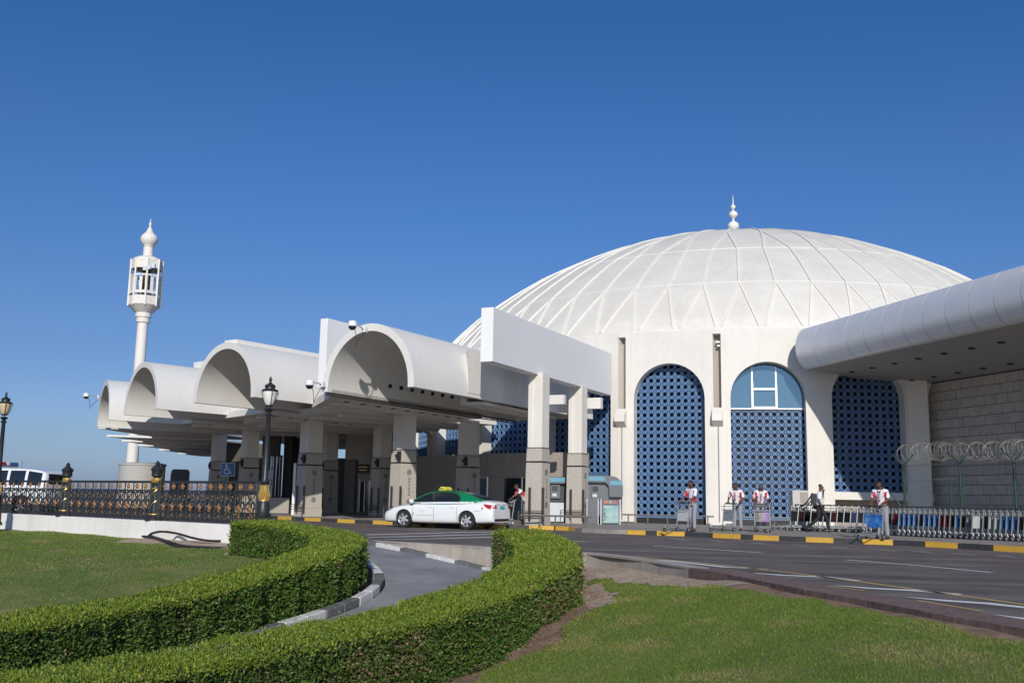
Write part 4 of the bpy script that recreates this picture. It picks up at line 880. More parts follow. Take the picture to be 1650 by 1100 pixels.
def flower():
    q=MB()
    for a in range(6):
        t=a*math.pi/3;c=np.array([math.cos(t),0,math.sin(t)])*.038;q.add([c+np.array([0,-.015,0])]+[c+np.array([math.cos(b)*.026,0.0,math.sin(b)*.026]) for b in np.arange(5)*1.2566],[(0,i+1,(i+1)%5+1) for i in range(5)])
    q.add([(0,-.035,0)]+[(math.cos(b)*.024,-.01,math.sin(b)*.024) for b in np.arange(6)*1.0472],[(0,i+1,(i+1)%6+1) for i in range(6)])
    q.add([(0,-.004,.0)]+[(.018,-.004,.05),(0,-.02,.085),(-.018,-.004,.05)],[(0,1,2,3)]);return q
def fleur():
    q=MB()
    q.tube([(0,0,-.10),(.012,-.01,-.03),(0,-.012,.03),(-.01,0,.095)],[.014,.024,.020,.006],5)
    q.tube([(.045,0,-.03),(.03,-.01,.02),(.0,-.01,.0)],[.008,.014,.010],5);q.tube([(-.045,0,.055),(-.03,-.01,.01),(.0,-.01,-.02)],[.008,.014,.010],5);q.tube([(.04,0,-.10),(.0,-.01,-.075),(-.04,0,-.10)],[.008,.016,.008],5);return q
def mesh_of(q,name,m):
    me=bpy.data.meshes.new(name);me.from_pydata(q.v,[],q.f);me.materials.append(m);return me
fme,lme=mesh_of(flower(),'flower',MCOP),mesh_of(fleur(),'fleuron',MCOP)
smalls=mesh_of(flower(),'small_flower',MCOP)
for v_ in smalls.vertices: v_.co*=.5
bays=list(zip(tp[:-1],tp[1:]))+[(tp[-1],tp[-1]+4.6)]
fc_=lambda t,z,o=0.:FA+FD2*t+FN*o+np.array([0,0,z])
for bi,(a,b) in enumerate(bays):
    a+=.33 if bi==0 else .27;b-=.27;q=MB();w_=b-a;n=10;p=w_/n
    for z,h in((FZ0+.06,.05),(FZ0+.30,.04),(FZ0+.80,.03),(FZ1-.27,.03),(FZ1-.02,.07)): q.bar(fc_(a-.2,z),fc_(b+.2,z),.05,h)
    q.build('rail',MIRON,fence);q=MB()
    for t in(a-.13,a-.02,b+.02,b+.13): q.bar(fc_(t,FZ0),fc_(t,FZ1),.05,.055)
    q.build('end_bar',MIRON,fence);q=MB()
    for i in range(n):
        c=a+p*(i+.5)
        for sg in(-1,1):
            P_=[fc_(c+sg*(p/2)*x_,FZ0+z_) for x_,z_ in((.95,.03),(.25,.12),(.85,.20),(.2,.30),(.75,.42),(.95,.50),(.35,.58),(.15,.66),(.55,.74),(.95,.82),(.5,.88),(.12,.80))]
            q.tube(P_,.023,4,cap=False)
            P_=[fc_(c+sg*(p/2)*(.45+.28*math.cos(u_)),FZ0+.50+.10*math.sin(u_)) for u_ in np.linspace(0,5.6,9)];q.tube(P_,.019,4,cap=False)
            P_=[fc_(c+sg*(p/2)*(.5+.3*math.cos(u_)),FZ0+.17+.09*math.sin(u_)) for u_ in np.linspace(0,5.6,8)];q.tube(P_,.019,4,cap=False)
        q.bar(fc_(c-p/2,FZ0),fc_(c-p/2,FZ1),.028,.03);q.bar(fc_(c,FZ0),fc_(c,FZ1-.25),.022,.026);q.bar(fc_(c-p/4,FZ0,-.02),fc_(c-p/4,FZ1-.25,-.02),.016,.03);q.bar(fc_(c+p/4,FZ0,-.02),fc_(c+p/4,FZ1-.25,-.02),.016,.03)
    sc_=q.build('scrollwork',MIRON,fence,fix=False)
    rz_=math.atan2(-FD2[1],-FD2[0])
    for i in range(n):
        c=a+p*(i+.5)
        linked('flower',fme,fence,fc_(c,FZ1-.15,.03),rz_).scale=(1.8,1.5,1.4)
        linked('fleuron',lme,fence,fc_(c,FZ0+.42,.035),rz_).scale=(1.75,1.3,1.15)
        if bi<2:
            for dx in(-.28,.22): linked('small_flower',smalls,fence,fc_(c+dx*p,FZ0+.72 if dx<0 else FZ0+.68,.03),rz_)
            linked('small_flower',smalls,fence,fc_(c,FZ0+.17,.03),rz_)
def fpost(t):
    P=FA+FD2*t;q=MB();z=.36
    q.lathe([(.26,z),(.26,z+.05),(.20,z+.10),(.17,z+.18),(.11,z+.24),(.095,z+.9),(.12,z+.92),(.095,z+.96),(.10,z+1.05),(.13,z+1.09),(.10,z+1.12),(.075,z+1.24),(.12,z+1.27),(.16,z+1.30),(.15,z+1.42),(.19,z+1.48),(.17,z+1.52),(.10,z+1.58),(.06,z+1.62),(.07,z+1.66),(.02,z+1.74)],14,(P[0],P[1],0));po=q.build('post',MIRON,fence,smooth=True)
    q=MB()
    for z0_ in(.42,.74):
        q.tube([P+np.array([.103*math.cos(u_),.103*math.sin(u_),z+z0_+(u_-3.3)*.075]) for u_ in np.linspace(3.3,6.1,8)],.014,5)
    q.lathe([(.125,z+1.095),(.155,z+1.17),(.125,z+1.235)],8,(P[0],P[1],0));q.lathe([(.112,z+.90),(.125,z+.93),(.112,z+.95)],12,(P[0],P[1],0));q.lathe([(.185,z+.17),(.172,z+.20)],12,(P[0],P[1],0));q.build('gilding',MGOLD,po)
for t in tp[1:]+[tp[-1]+4.6]: fpost(t)
def street_lamp(P,z0,H,glass,label,leanfix=0):
    L_=empty('street_lamp',(P[0],P[1],z0),label,'street lamp','ornate lamps along the iron fence')
    x,y=P[0],P[1];q=MB();q.lathe([(.26,z0),(.26,z0+.08),(.21,z0+.12),(.20,z0+.6),(.21,z0+.62),(.21,z0+.66),(.17,z0+.70),(.15,z0+1.0)],16,(x,y,0));q.lathe([(.10,z0+1.45),(.13,z0+1.5),(.085,z0+1.6),(.075,z0+2.2),(.06,z0+H-.95),(.10,z0+H-.9),(.05,z0+H-.84),(.13,z0+H-.76),(.055,z0+H-.72)],14,(x,y,0));q.build('lamp_post',MIRON,L_,smooth=True)
    q=MB()
    for i in range(8):
        a=i*math.pi/4;q.tube([(x+.10*math.cos(a),y+.10*math.sin(a),z0+1.02),(x+.125*math.cos(a),y+.125*math.sin(a),z0+1.15),(x+.085*math.cos(a),y+.085*math.sin(a),z0+1.3),(x+.10*math.cos(a),y+.10*math.sin(a),z0+1.42)],[.03,.045,.035,.02],6)
    q.lathe([(.12,z0+.98),(.14,z0+1.0),(.11,z0+1.08),(.10,z0+1.4)],12,(x,y,0));q.build('gilded_collar',MGOLD,L_,smooth=True)
    zt=z0+H-.66
    hs=lambda Q:(setattr(Q,'v',[(x+(a-x)*.68,y+(b-y)*.68,zt+(c-zt)*.90) for a,b,c in Q.v]),Q)[1]
    q=MB();q.lathe([(.09,zt),(.17,zt+.06),(.235,zt+.2),(.265,zt+.36),(.265,zt+.44)],18,(x,y,0));hs(q).build('lamp_globe',glass,L_,smooth=True)
    q=MB();q.lathe([(.10,zt-.03),(.16,zt+.0),(.10,zt+.03)],14,(x,y,0));q.lathe([(.30,zt+.43),(.33,zt+.45),(.30,zt+.48),(.20,zt+.50),(.19,zt+.55),(.22,zt+.57),(.19,zt+.62),(.09,zt+.66),(.05,zt+.70),(.035,zt+.72),(.06,zt+.76),(.06,zt+.80),(.015,zt+.88)],18,(x,y,0))
    for i in range(4):
        a=i*math.pi/2+.5;c,s_=math.cos(a),math.sin(a);q.tube([(x+.12*c,y+.12*s_,zt),(x+.22*c,y+.22*s_,zt+.08),(x+.29*c,y+.29*s_,zt+.28),(x+.31*c,y+.31*s_,zt+.46)],.012,5)
    hs(q).build('lamp_cap',MIRON,L_,smooth=True)
    q=MB()
    for i in range(4):
        a=i*math.pi/2+.5;c,s_=math.cos(a),math.sin(a);q.tube([(x+.32*c,y+.32*s_,zt+.33),(x+.325*c,y+.325*s_,zt+.42)],.022,6)
    hs(q).build('gilded_bracket',MGOLD,L_);return L_
Pl=FA+FD2*tp[0];hz_=at_d(434,611,Pl[1])[2]
street_lamp(Pl,.0,hz_-.05,MLAMP,'tall ornate black lamp at the end of the fence before the canopy')
Pl=at_d(4,700,34.);Pz=at_d(11,637,34.)[2];street_lamp(Pl,.0,Pz,MLAMP2,'ornate black lamp with amber glass at the far left edge')
# hose and cable on the left lawn
def pipe(name,pts,r,m,label,cat):
    P=[]
    for x,y,h in pts:
        d_=26.6
        for _ in range(12):
            p=at_d(x,y,d_);hh=float(height(np.array([p[0]]),np.array([p[1]]))[0])+h
            p2=at_z(x,y,hh);d_=p2[1]
        P.append(p2)
    P=spl(P,5);q=MB();q.tube([tuple(p) for p in P],r,6);return tag(q.build(name,m,smooth=True),label,cat)
pipe('drain_hose',[(238,864,.04),(246,858.5,.16),(262,856,.22),(285,859,.20),(310,866,.12),(335,870.5,.05),(357,871,.03)],.035,MRUB,'black looped hose lying against the white wall','hose')
pipe('black_cable',[(0,849.5,.02),(40,848,.03),(70,851,.02),(110,852,.02),(160,855,.02),(215,862,.02),(250,866,.03),(275,874,.05),(300,880,.04),(340,882,.02),(362,883,.02)],.04,MRUB,'black irrigation pipe lying along the lawn edge','pipe')
p=at_z(361,883,-.28);q=MB();q.lathe([(.05,-.1),(.14,-.05),(.15,.04),(.08,.12),(.02,.14)],8,tuple(p));tag(q.build('dark_stone',MIRON,smooth=True),'small dark lump at the end of the irrigation pipe','stone')
# disabled sign
a=at_d(357,746,57.5);b=at_d(377,766,57.5);c=(a+b)/2;sg=empty('parking_sign',(c[0],57.5,.15),'blue disabled parking sign on a pole between the far columns','sign')
q=MB();q.box((c[0],57.5,c[2]),(b[0]-a[0],.04,a[2]-b[2]));bevel(q.build('sign_plate',mat('blue_sign_face',(.03,.12,.33),.4),sg),.01,1);S_=(b[0]-a[0])
q=MB();q.box((c[0],57.52,c[2]),(S_+.05,.03,a[2]-b[2]+.05));q.build('sign_border',MWF,sg)
q=MB();q.lathe([(.0,-.01),(.055,-.01),(.055,.01),(0,.01)],10,(c[0]-.08,57.46,c[2]+.22),axis='y',cap=False)
W=lambda dx,dz:(c[0]+dx*S_,57.465,c[2]+dz*S_)
q.tube([W(-.12,.22),W(-.10,-.02),W(.14,-.02),W(.22,-.28),W(.30,-.25)],.03,6);q.tube([W(-.11,.11),W(.08,.11)],.025,6)
q.tube([W(-.12+.0,.05)]+[W(-.02+.22*math.cos(u_),-.12+.22*math.sin(u_)) for u_ in np.linspace(2.3,5.9,10)],.024,6);q.build('wheelchair_symbol',MWF,sg)
q=MB();q.tube([(c[0],57.55,.15),(c[0],57.55,c[2])],.03,8);q.build('sign_pole',MALU,sg)
# white sliver screens between the columns
for x0,x1,y0,y1,d_ in((383,391,740,800,61),(470.5,478,746,810,53)):
    a=at_d(x0,y1,d_);b=at_d(x1,y0,d_);q=MB();q.box(((a[0]+b[0])/2,d_,(b[2]+.15)/2),(b[0]-a[0],.12,b[2]-.15));tag(q.build('white_panel',MWF),'narrow white upright panel beside the stone column, '+('left' if x0<400 else 'behind the lamp post'),'panel')
# ================================================================ CCTV
def cctv(P,tip,label,drop=True):
    P=np.array(P);tip=np.array(tip);e=empty('security_camera',tuple(P),label,'camera','security cameras on the canopy')
    q=MB();q.tube([P,tip+[0,0,.12]],.03,8);q.bar(P-(tip-P)*.1,P+(tip-P)*.12,.14,.2);q.build('arm',MWF,e)
    q=MB();q.lathe([(.05,.16),(.15,.12),(.17,.0),(.16,-.06)],14,tuple(tip));q.build('housing',MWF,e,smooth=True)
    q=MB();q.lathe([(.15,-.06),(.13,-.14),(.07,-.19),(.01,-.2)],14,tuple(tip));q.build('dome_lens',MDGL,e,smooth=True)
    if drop: q=MB();m_=(P+tip)/2;q.tube(spl([P+[0,0,-.05],m_+[0,0,-.5],m_+(tip-m_)*.3+[0,0,-.72],tip+(P-tip)*.3+[0,0,-.3],tip+[0,0,.05]],4),.012,5);q.build('cable',MBROWN,e)
v=VF[0];P=at_d(588,531,v['c'][1]-.1);cctv(P,at_d(568,523,v['c'][1]-1.0),'white dome security camera on top of the nearest vault arch')
P=at_d(520,619,VF[0]['Lp'][1]-.05);cctv(P,at_d(499,618,VF[0]['Lp'][1]-.8),'white dome security camera at the left foot of the nearest vault')
P=at_d(160,640,VF[3]['Lp'][1]-.1);cctv(P,at_d(139,637,VF[3]['Lp'][1]-1.2),'white security camera on a long arm at the farthest vault')
P=at_d(837,682,44);e=at_d(803,690,43.2)

# ================================================================ RAILS, KIOSKS along the facade
MSTEELD=mat('dull_rail_metal',(.22,.215,.20),.5,metal=.5)
def rail_run(p0,p1,label,n=4):
    e=empty('guard_rail',tuple(p0),label,'rail','low metal guard rails along the terminal');q=MB();q.tube([p0+[0,0,.40],p1+[0,0,.40]],.035,8);q.build('rail',MSTEELD,e,smooth=True)
    for i in range(n):
        p=p0+(p1-p0)*(i+.3)/(n-.4);q=MB();q.tube([p,p+[0,0,.40]],.03,8);q.build('rail_post',MSTEELD,e)
frr=frame(-1);R1=lambda fr,x,y:loc(fr,[(x,y,.15)])[0]
rail_run(R1(frame(-1),-2.1,.75),R1(frame(-1),2.2,.75),'low metal guard rail in front of the nearest blue lattice arch',5)
rail_run(R1(frame(0),-1.9,.75),R1(frame(0),2.1,.75),'low metal guard rail in front of the arch with the half-round window',5)
rail_run(at_z(838,846,.15),at_z(955,850,.15)+[0,.6,0],'low metal guard rail between the two tall fin columns',5)
MKIO=mat('grey_kiosk_metal',(.13,.135,.15),.35,metal=.5,var=.05);MKIOD=mat('dark_kiosk_recess',(.03,.032,.04),.4);MCY=mat('light_blue_trim',(.11,.31,.43),.4);MKL=mat('kiosk_light_panel',(.56,.60,.64),.5)
def kiosk(x0,x1,d,label,right_round,ztop):
    a=at_d(x0,842,d);b=at_d(x1,842,d);W_=b[0]-a[0];e=empty('cash_machine_kiosk',((a[0]+b[0])/2,d,.15),label,'kiosk','cash machine kiosks below the tall fin')
    cx=a[0];D=1.3;q=MB();r_=.55
    pts=[(cx,.15),(cx,ztop)]
    if right_round: pts+=[(cx+W_-r_+r_*math.sin(t),ztop-r_+r_*math.cos(t)) for t in np.linspace(0,math.pi/2,8)]+[(cx+W_-.12,.15)]
    else: pts+=[(cx+W_,ztop),(cx+W_,.15)]
    n=len(pts);q.add([(x,d+.25,z) for x,z in pts]+[(x,d+D,z) for x,z in pts],[tuple(range(n)),tuple(range(n,2*n))]+[(i,(i+1)%n,(i+1)%n+n,i+n) for i in range(n)]);q.build('kiosk_body',MKIO if right_round else MKIOD,e)
    q=MB();fr_=W_*.34 if right_round else 0
    pp=[(cx,ztop-.62),(cx,ztop)]+([(cx+W_-r_+r_*math.sin(t),ztop-r_+r_*math.cos(t)) for t in np.linspace(0,math.pi/2,8)]+[(cx+W_-.01,1.35),(cx+W_-.62,1.35),(cx+W_-.66,ztop-.45),(cx+W_-.8,ztop-.30),(cx,ztop-.30)] if right_round else [(cx+W_,ztop),(cx+W_,ztop-.3),(cx,ztop-.3)])
    pp=pp[1:];n=len(pp);q.add([(x,d,z) for x,z in pp]+[(x,d+.28,z) for x,z in pp],[tuple(range(n)),tuple(range(n,2*n))]+[(i,(i+1)%n,(i+1)%n+n,i+n) for i in range(n)])
    me=q.build('kiosk_hood',MKIO,e);
    w1=W_*.5 if right_round else W_;MB().box((cx+w1/2,d-.012,ztop-.14),(w1,.03,.2)).build('blue_band',MCY,e)
    if right_round: MB().box((cx+W_-.33,d-.012,1.98),(.55,.03,.19)).build('blue_band',MCY,e)
    MB().box((cx+W_*.28,d+.2,1.55),(.42,.14,.62)).build('machine_front',MKIO,e)
    MB().box((cx+W_*.26,d+.12,1.70),(.26,.03,.22)).build('screen',MDGL,e)
    MB().box((cx+W_*.24,d+.12,1.40),(.20,.03,.13)).build('keypad',MKL,e)
    MB().box((cx+W_*.34,d+.15,.62),(W_*.6,.2,.85)).build('front_panel',MKL if not right_round else MKIO,e)
    return e
kiosk(884,922,46.3,'grey cash machine with white front panel between the two tall columns',False,2.22)
kiosk(944,1004,46.0,'grey cash machine with rounded hood and blue trim right of the second tall column',True,2.30)
# street bin with a poster
a=at_d(967,842,44.6);b=at_d(998,842,44.6);cx,cy=(a[0]+b[0])/2,a[1]-.3;pb=empty('poster_cabinet',(cx,cy,.15),'grey waste cabinet with a green and blue poster right of the tall columns','cabinet')
MB().box((cx,cy+.2,.66),(.80,.4,.96)).build('cabinet_body',MKIO,pb)
for sx in(-1,1): MB().tube([(cx+sx*.42,cy-.02,.15),(cx+sx*.42,cy-.02,1.25)],.022,6).build('chrome_post',MWF,pb)
MPO=mat('poster_print',(.42,.52,.40),.5,col2=(.16,.36,.45),vs=3.5);MB().box((cx+.02,cy-.012,.60),(.66,.02,.74)).build('poster',MPO,pb)
q=MB()
for i in range(9): q.box((cx-.22+random.uniform(-.06,.06),cy-.026,.34+i*.06),(random.uniform(.03,.12),.006,.025))
st_=q.build('poster_print_marks',MBLK,pb);st_['kind']='stuff'
for i,cc in enumerate(((.5,.16,.10),(.30,.28,.22),(.45,.12,.1))): MB().box((cx-.2+i*.2,cy-.005,1.12),(.17,.03,.13)).build('disposal_flap',mat('flap_%s'%('orange','grey','red')[i],cc,.5),pb)
a=at_d(950,844,44.5);MB2=empty('plain_cabinet',(a[0],a[1],.15),'plain grey metal cabinet between the tall column and the poster cabinet','cabinet')
MB().box((a[0]+.12,a[1]+.2,.70),(.42,.4,1.08)).build('cabinet_body',MKIO,MB2)
for sx in(-.12,.37): MB().tube([(a[0]+sx,a[1]-.02,.15),(a[0]+sx,a[1]-.02,1.26)],.02,6).build('chrome_post',MWF,MB2)
# boom / grey cabinet near the parked trolleys
a=at_z(1290,838,.15);gc=empty('control_cabinet',(a[0],a[1],.15),'grey and brown cabinet with a black folded arm behind the left trolleys','cabinet')
dd=40.2
u0=at_d(1275,812,dd);u1=at_d(1300,790,dd);MB().box(((u0[0]+u1[0])/2,dd,(u1[2]+.15)/2),(u1[0]-u0[0],.45,u1[2]-.15)).build('cabinet_body',mat('pale_cabinet_paint',(.50,.49,.46),.6),gc)
MB().box((u0[0]+(u1[0]-u0[0])*.72,dd-.232,u1[2]-.28),((u1[0]-u0[0])*.5,.02,.42)).build('brown_door',MSTONED,gc)
q=MB();q.tube([(u0[0]+.1,dd-.3,.95),(u1[0]-.1,dd-.3,1.25),(u1[0]+.15,dd-.3,1.62)],.03,6);q.tube([(u0[0]+.35,dd-.3,.95),(u1[0]+.3,dd-.3,1.55)],.025,6);q.box((u1[0]+.18,dd-.3,1.3),(.22,.1,.6));q.build('folded_arm',MBLK,gc)
# ================================================================ SECURITY FENCE with razor wire
sf_=empty('security_fence',(14.5,38,.15),'green chain link security fence with coiled razor wire on the right','fence')
fp=[(1458,38.6),(1549,35.8),(1553,35.8),(1637,33.4),(1760,30)]
FPt=[at_d(x,800,d_) for x,d_ in fp];FPt=[np.array([p[0],p[1],.15]) for p in FPt];HF=2.55
for i,p in enumerate(FPt):
    if i==2: continue
    q=MB();q.tube([p,p+[0,0,HF]],.05,8);q.tube([p+[0,0,HF],p+[-.36,.12,HF+.45]],.035,6);q.tube([p+[0,0,HF],p+[.36,-.12,HF+.45]],.035,6);q.build('fence_post',MGRN,sf_)
p=FPt[1];MB().tube([p+[-.35,0,0],p+[-.35,0,HF-.5]],.04,8).build('fence_post',MGRN,sf_);MB().tube([p+[-1.3,.6,0],p+[-2.1,1.,1.5]],.03,6).build('fence_stay',MGRN,sf_)
q=MB();wires=MB()
for i in range(len(FPt)-1):
    a,b=FPt[i],FPt[i+1];
    if np.linalg.norm(b-a)<.5: continue
    for z in(HF-.0,HF-.55,.1): q.tube([a+[0,0,z],b+[0,0,z]],.014,5)
    L_=np.linalg.norm(b-a);n=int(L_/.13)
    for j in range(-int(HF/.13),n):
        for sg in(0,1):
            t0,t1=j*.13/L_,(j*.13+HF)/L_;z0,z1=0,HF
            if sg: z0,z1=HF,0
            ta,tb=max(t0,0),min(t1,1)
            if ta>=tb: continue
            za=z0+(z1-z0)*(ta-t0)/(t1-t0);zb2=z0+(z1-z0)*(tb-t0)/(t1-t0)
            wires.tube([a+(b-a)*ta+[0,0,za],a+(b-a)*tb+[0,0,zb2]],.0011,3,cap=False)
q.build('straining_wire',MWIRE,sf_)['kind']='stuff';wires.build('chain_link_mesh',MGRN,sf_,fix=False)['kind']='stuff'
rz1=MB();tot=np.r_[0,np.cumsum([np.linalg.norm(FPt[i+1]-FPt[i]) for i in range(len(FPt)-1)])]
def fpos(t): return np.array([np.interp(t,tot,[p[j] for p in FPt]) for j in range(3)])
pts=[];T=tot[-1];n=int(T/.14)
for i in range(n*14):
    t=i/(n*14)*T;u_=i*2*math.pi/14;r_=.31+.05*math.sin(i*.07)+.03*math.sin(i*.013);c=fpos(t);c2=fpos(min(t+.1,T));d_=(c2-c);d_=d_/np.linalg.norm(d_) if np.linalg.norm(d_)>0 else np.array([1,0,0]);nn_=np.array([-d_[1],d_[0],0])
    pts.append(c+[0,0,HF+.42+.05*math.sin(t*.9)]+nn_*r_*math.cos(u_)+np.array([0,0,r_*math.sin(u_)])+d_*.10*math.sin(u_*.5+i*.31))
rz1.tube(pts,.006,4,cap=False);rz1.build('razor_coil',MWIRE,sf_,fix=False)['kind']='stuff'
# ================================================================ VEHICLES
def carloft(ST,mats,name,par,cut=None):
    """ST: list of (x, [(y,z)...half section from bottom centre to top centre]); mirrored"""
    q=MB();n=len(ST[0][1]);V=[]
    for x,h in ST: V+=[(x,y,z) for y,z in h]+[(x,-y,z) for y,z in h[-2:0:-1]]
    m=2*n-2;F=[(i*m+j,i*m+(j+1)%m,(i+1)*m+(j+1)%m,(i+1)*m+j) for i in range(len(ST)-1) for j in range(m)]
    F+=[tuple(range(m-1,-1,-1)),tuple(range((len(ST)-1)*m,len(ST)*m))];q.add(V,F);o=q.build(name,mats,par)
    md=o.modifiers.new('s','SUBSURF');md.levels=md.render_levels=2
    if cut:
        c=cut
        for O in(o,c):
            bm=bmesh.new();bm.from_mesh(O.data);bmesh.ops.remove_doubles(bm,verts=bm.verts,dist=1e-6);bmesh.ops.recalc_face_normals(bm,faces=bm.faces)
            if bm.calc_volume(signed=True)<0: bmesh.ops.reverse_faces(bm,faces=bm.faces)
            bm.to_mesh(O.data);bm.free()
        b=o.modifiers.new('b','BOOLEAN');b.object=c;b.solver='FAST';b.operation='DIFFERENCE';bpy.context.view_layer.update()
    dg=bpy.context.evaluated_depsgraph_get();me=bpy.data.meshes.new_from_object(o.evaluated_get(dg));o.modifiers.clear();o.data=me
    me.polygons.foreach_set('use_smooth',[True]*len(me.polygons))
    try: me.set_sharp_from_angle(angle=math.radians(38))
    except Exception: pass
    return o
def interp_st(tab,x): 
    xs=[t[0] for t in tab];return [float(np.interp(x,xs,[t[k] for t in tab])) for k in range(1,len(tab[0]))]
def wheel(par,x,y,r,side,wd=.2,sp=6,me_rim=None):
    w_=MB();w_.lathe([(r*.66,-wd/2),(r*.93,-wd/2),(r,-wd*.36),(r,wd*.36),(r*.93,wd/2),(r*.66,wd/2)],28,(x,y,r),axis='y',cap=False);o=w_.build('tyre',MRUB,par,smooth=True)
    q=MB();yy=side*wd*.5;q.lathe([(r*.76,-side*.0+yy),(r*.66,yy-side*.02),(r*.62,yy-side*.05),(r*.60,yy-side*.08)],28,(x,y,r),axis='y',cap=False)
    for i in range(sp):
        a=i*2*math.pi/sp+.3;c,s_=math.cos(a),math.sin(a);c2,s2=math.cos(a+.16),math.sin(a+.16)
        q.bar((x+c*r*.10,y+yy-side*.015,r+s_*r*.10),(x+c*r*.66,y+yy-side*.03,r+s_*r*.66),.035,r*.24)
    q.lathe([(r*.19,yy-side*.03),(r*.17,yy+side*.005),(0.01,yy+side*.008)],12,(x,y,r),axis='y',cap=False);q.build('rim',MRIM,par)
    q=MB();q.lathe([(r*.64,yy-side*.10),(.01,yy-side*.10)],20,(x,y,r),axis='y',cap=False);q.build('hub_backing',MBLK,par)
MRIM=mat('alloy_rim',(.62,.63,.65),.35,metal=.5);MCW=mat('white_car_paint',(.78,.79,.80),.28,coat=.8,var=.01);MCG=mat('green_car_paint',(.0,.20,.085),.28,coat=.8)
MTL=mat('red_tail_lamp',(.42,.01,.015),.2,coat=1);MCHR=mat('chrome_trim',(.75,.75,.76),.12,metal=1);MCGL=mat('car_window_glass',(.012,.017,.02),.05,spec=.9);MHL=mat('headlamp_glass',(.5,.52,.54),.1,metal=.4)
MPLT=mat('teal_number_plate',(.02,.42,.42),.4);MTXY=mat('yellow_taxi_sign',(.72,.66,.08),.4);MPLG=mat('grey_decal',(.30,.30,.30),.5)
tx=empty('taxi',(0,0,0),'white taxi with green roof and yellow roof sign parked at the canopy kerb','car')
# x, halfwidth, bottom z, shoulder z, top-edge z(hood/boot), centre top z
TB=[(-2.43,.66,.30,.66,.86,.88),(-2.42,.74,.26,.74,.95,.98),(-2.36,.80,.25,.82,1.02,1.05),(-2.22,.84,.24,.88,1.06,1.10),(-1.9,.885,.22,.92,1.065,1.12),(-1.5,.905,.20,.93,1.03,1.10),(-.9,.91,.19,.92,.97,1.02),(0,.91,.18,.90,.945,.98),(.6,.91,.18,.89,.935,.98),(1.0,.905,.19,.87,.935,1.0),(1.5,.895,.20,.83,.87,.95),(1.9,.875,.20,.76,.80,.88),(2.2,.83,.19,.67,.71,.78),(2.36,.76,.18,.58,.63,.68),(2.44,.66,.19,.50,.55,.58),(2.455,.58,.22,.46,.50,.52)]
ST=[]
for x,hw,zb,zs,zt,zc in TB: ST.append((x,[(0,zb),(hw*.80,zb),(hw*.95,zb+.06),(hw*.995,zb+.20),(hw,(zb+zs)/2+.06),(hw*.985,zs-.04),(hw*.93,zs+.02),(hw*.80,zt+.0),(hw*.45,zc-.01),(0,zc)]))
cm=MB()
for wx in(1.42,-1.36):
    for sy in(-1,1): cm.lathe([(.385,sy*.60),(.385,sy*1.1)] if sy>0 else [(.385,-1.1),(.385,-.60)],32,(wx,0,.335),axis='y')
cut=cm.build('cutter',MBLK)
body=carloft(ST,[MCW],'body',tx,cut);bpy.data.objects.remove(cut)
q=MB()
for wx in(1.42,-1.36): q.box((wx,0,.42),(.78,1.30,.60))
q.box((0,0,.30),(3.9,1.4,.18));q.build('underbody',MBLK,tx)
# greenhouse
GH=[(-1.98,.70,1.06,.66,1.075,1.085),(-1.55,.80,1.02,.60,1.24,1.26),(-1.1,.85,.985,.58,1.375,1.405),(-.6,.87,.965,.585,1.435,1.468),(0,.87,.95,.60,1.45,1.482),(.35,.865,.945,.60,1.425,1.455),(.75,.85,.945,.62,1.28,1.31),(1.12,.83,.95,.66,1.10,1.125),(1.38,.78,.945,.70,.985,1.0)]
ST=[]
for x,w0,z0,w1,z1,zc in GH: ST.append((x,[(0,z0-.1),(w0*.9,z0-.1),(w0,z0-.02),(w0*.985,z0+.04),((w0+w1)/2+.02,(z0+z1)/2),(w1+.03,z1-.03),(w1-.03,z1),(w1*.5,zc-.008),(0,zc)]))
gh=carloft(ST,[MCG],'roof',tx)
from mathutils.bvhtree import BVHTree
def wrap(o,pts,mat_,name,par,direction,offs=.006,n=6):
    """drape a polygon strip (upper pts, lower pts) onto a surface by ray casting"""
    bvh=BVHTree.FromPolygons([v.co[:] for v in o.data.vertices],[tuple(p.vertices) for p in o.data.polygons]);A,B=pts;q=MB();V=[];D=Vector(direction)
    for j in range(n+1):
        for i in range(len(A)):
            p=np.array(A[i])*(1-j/n)+np.array(B[i])*j/n;h=bvh.ray_cast(Vector(p)-D*3,D);
            P=h[0] if h[0] is not None else Vector(p);V.append(np.array(P)-np.array(D)*offs)
    m=len(A);q.add(V,[(j*m+i,j*m+i+1,(j+1)*m+i+1,(j+1)*m+i) for j in range(n) for i in range(m-1)]);o_=q.build(name,mat_,par,smooth=True);return o_
def lerp(a,b,n): return [tuple(np.array(a)*(1-t)+np.array(b)*t) for t in np.linspace(0,1,n)]
def curve(P,n=10): 
    P=spl([(p[0],0,p[1]) for p in P],4);return [(p[0],0,p[2]) for p in P]
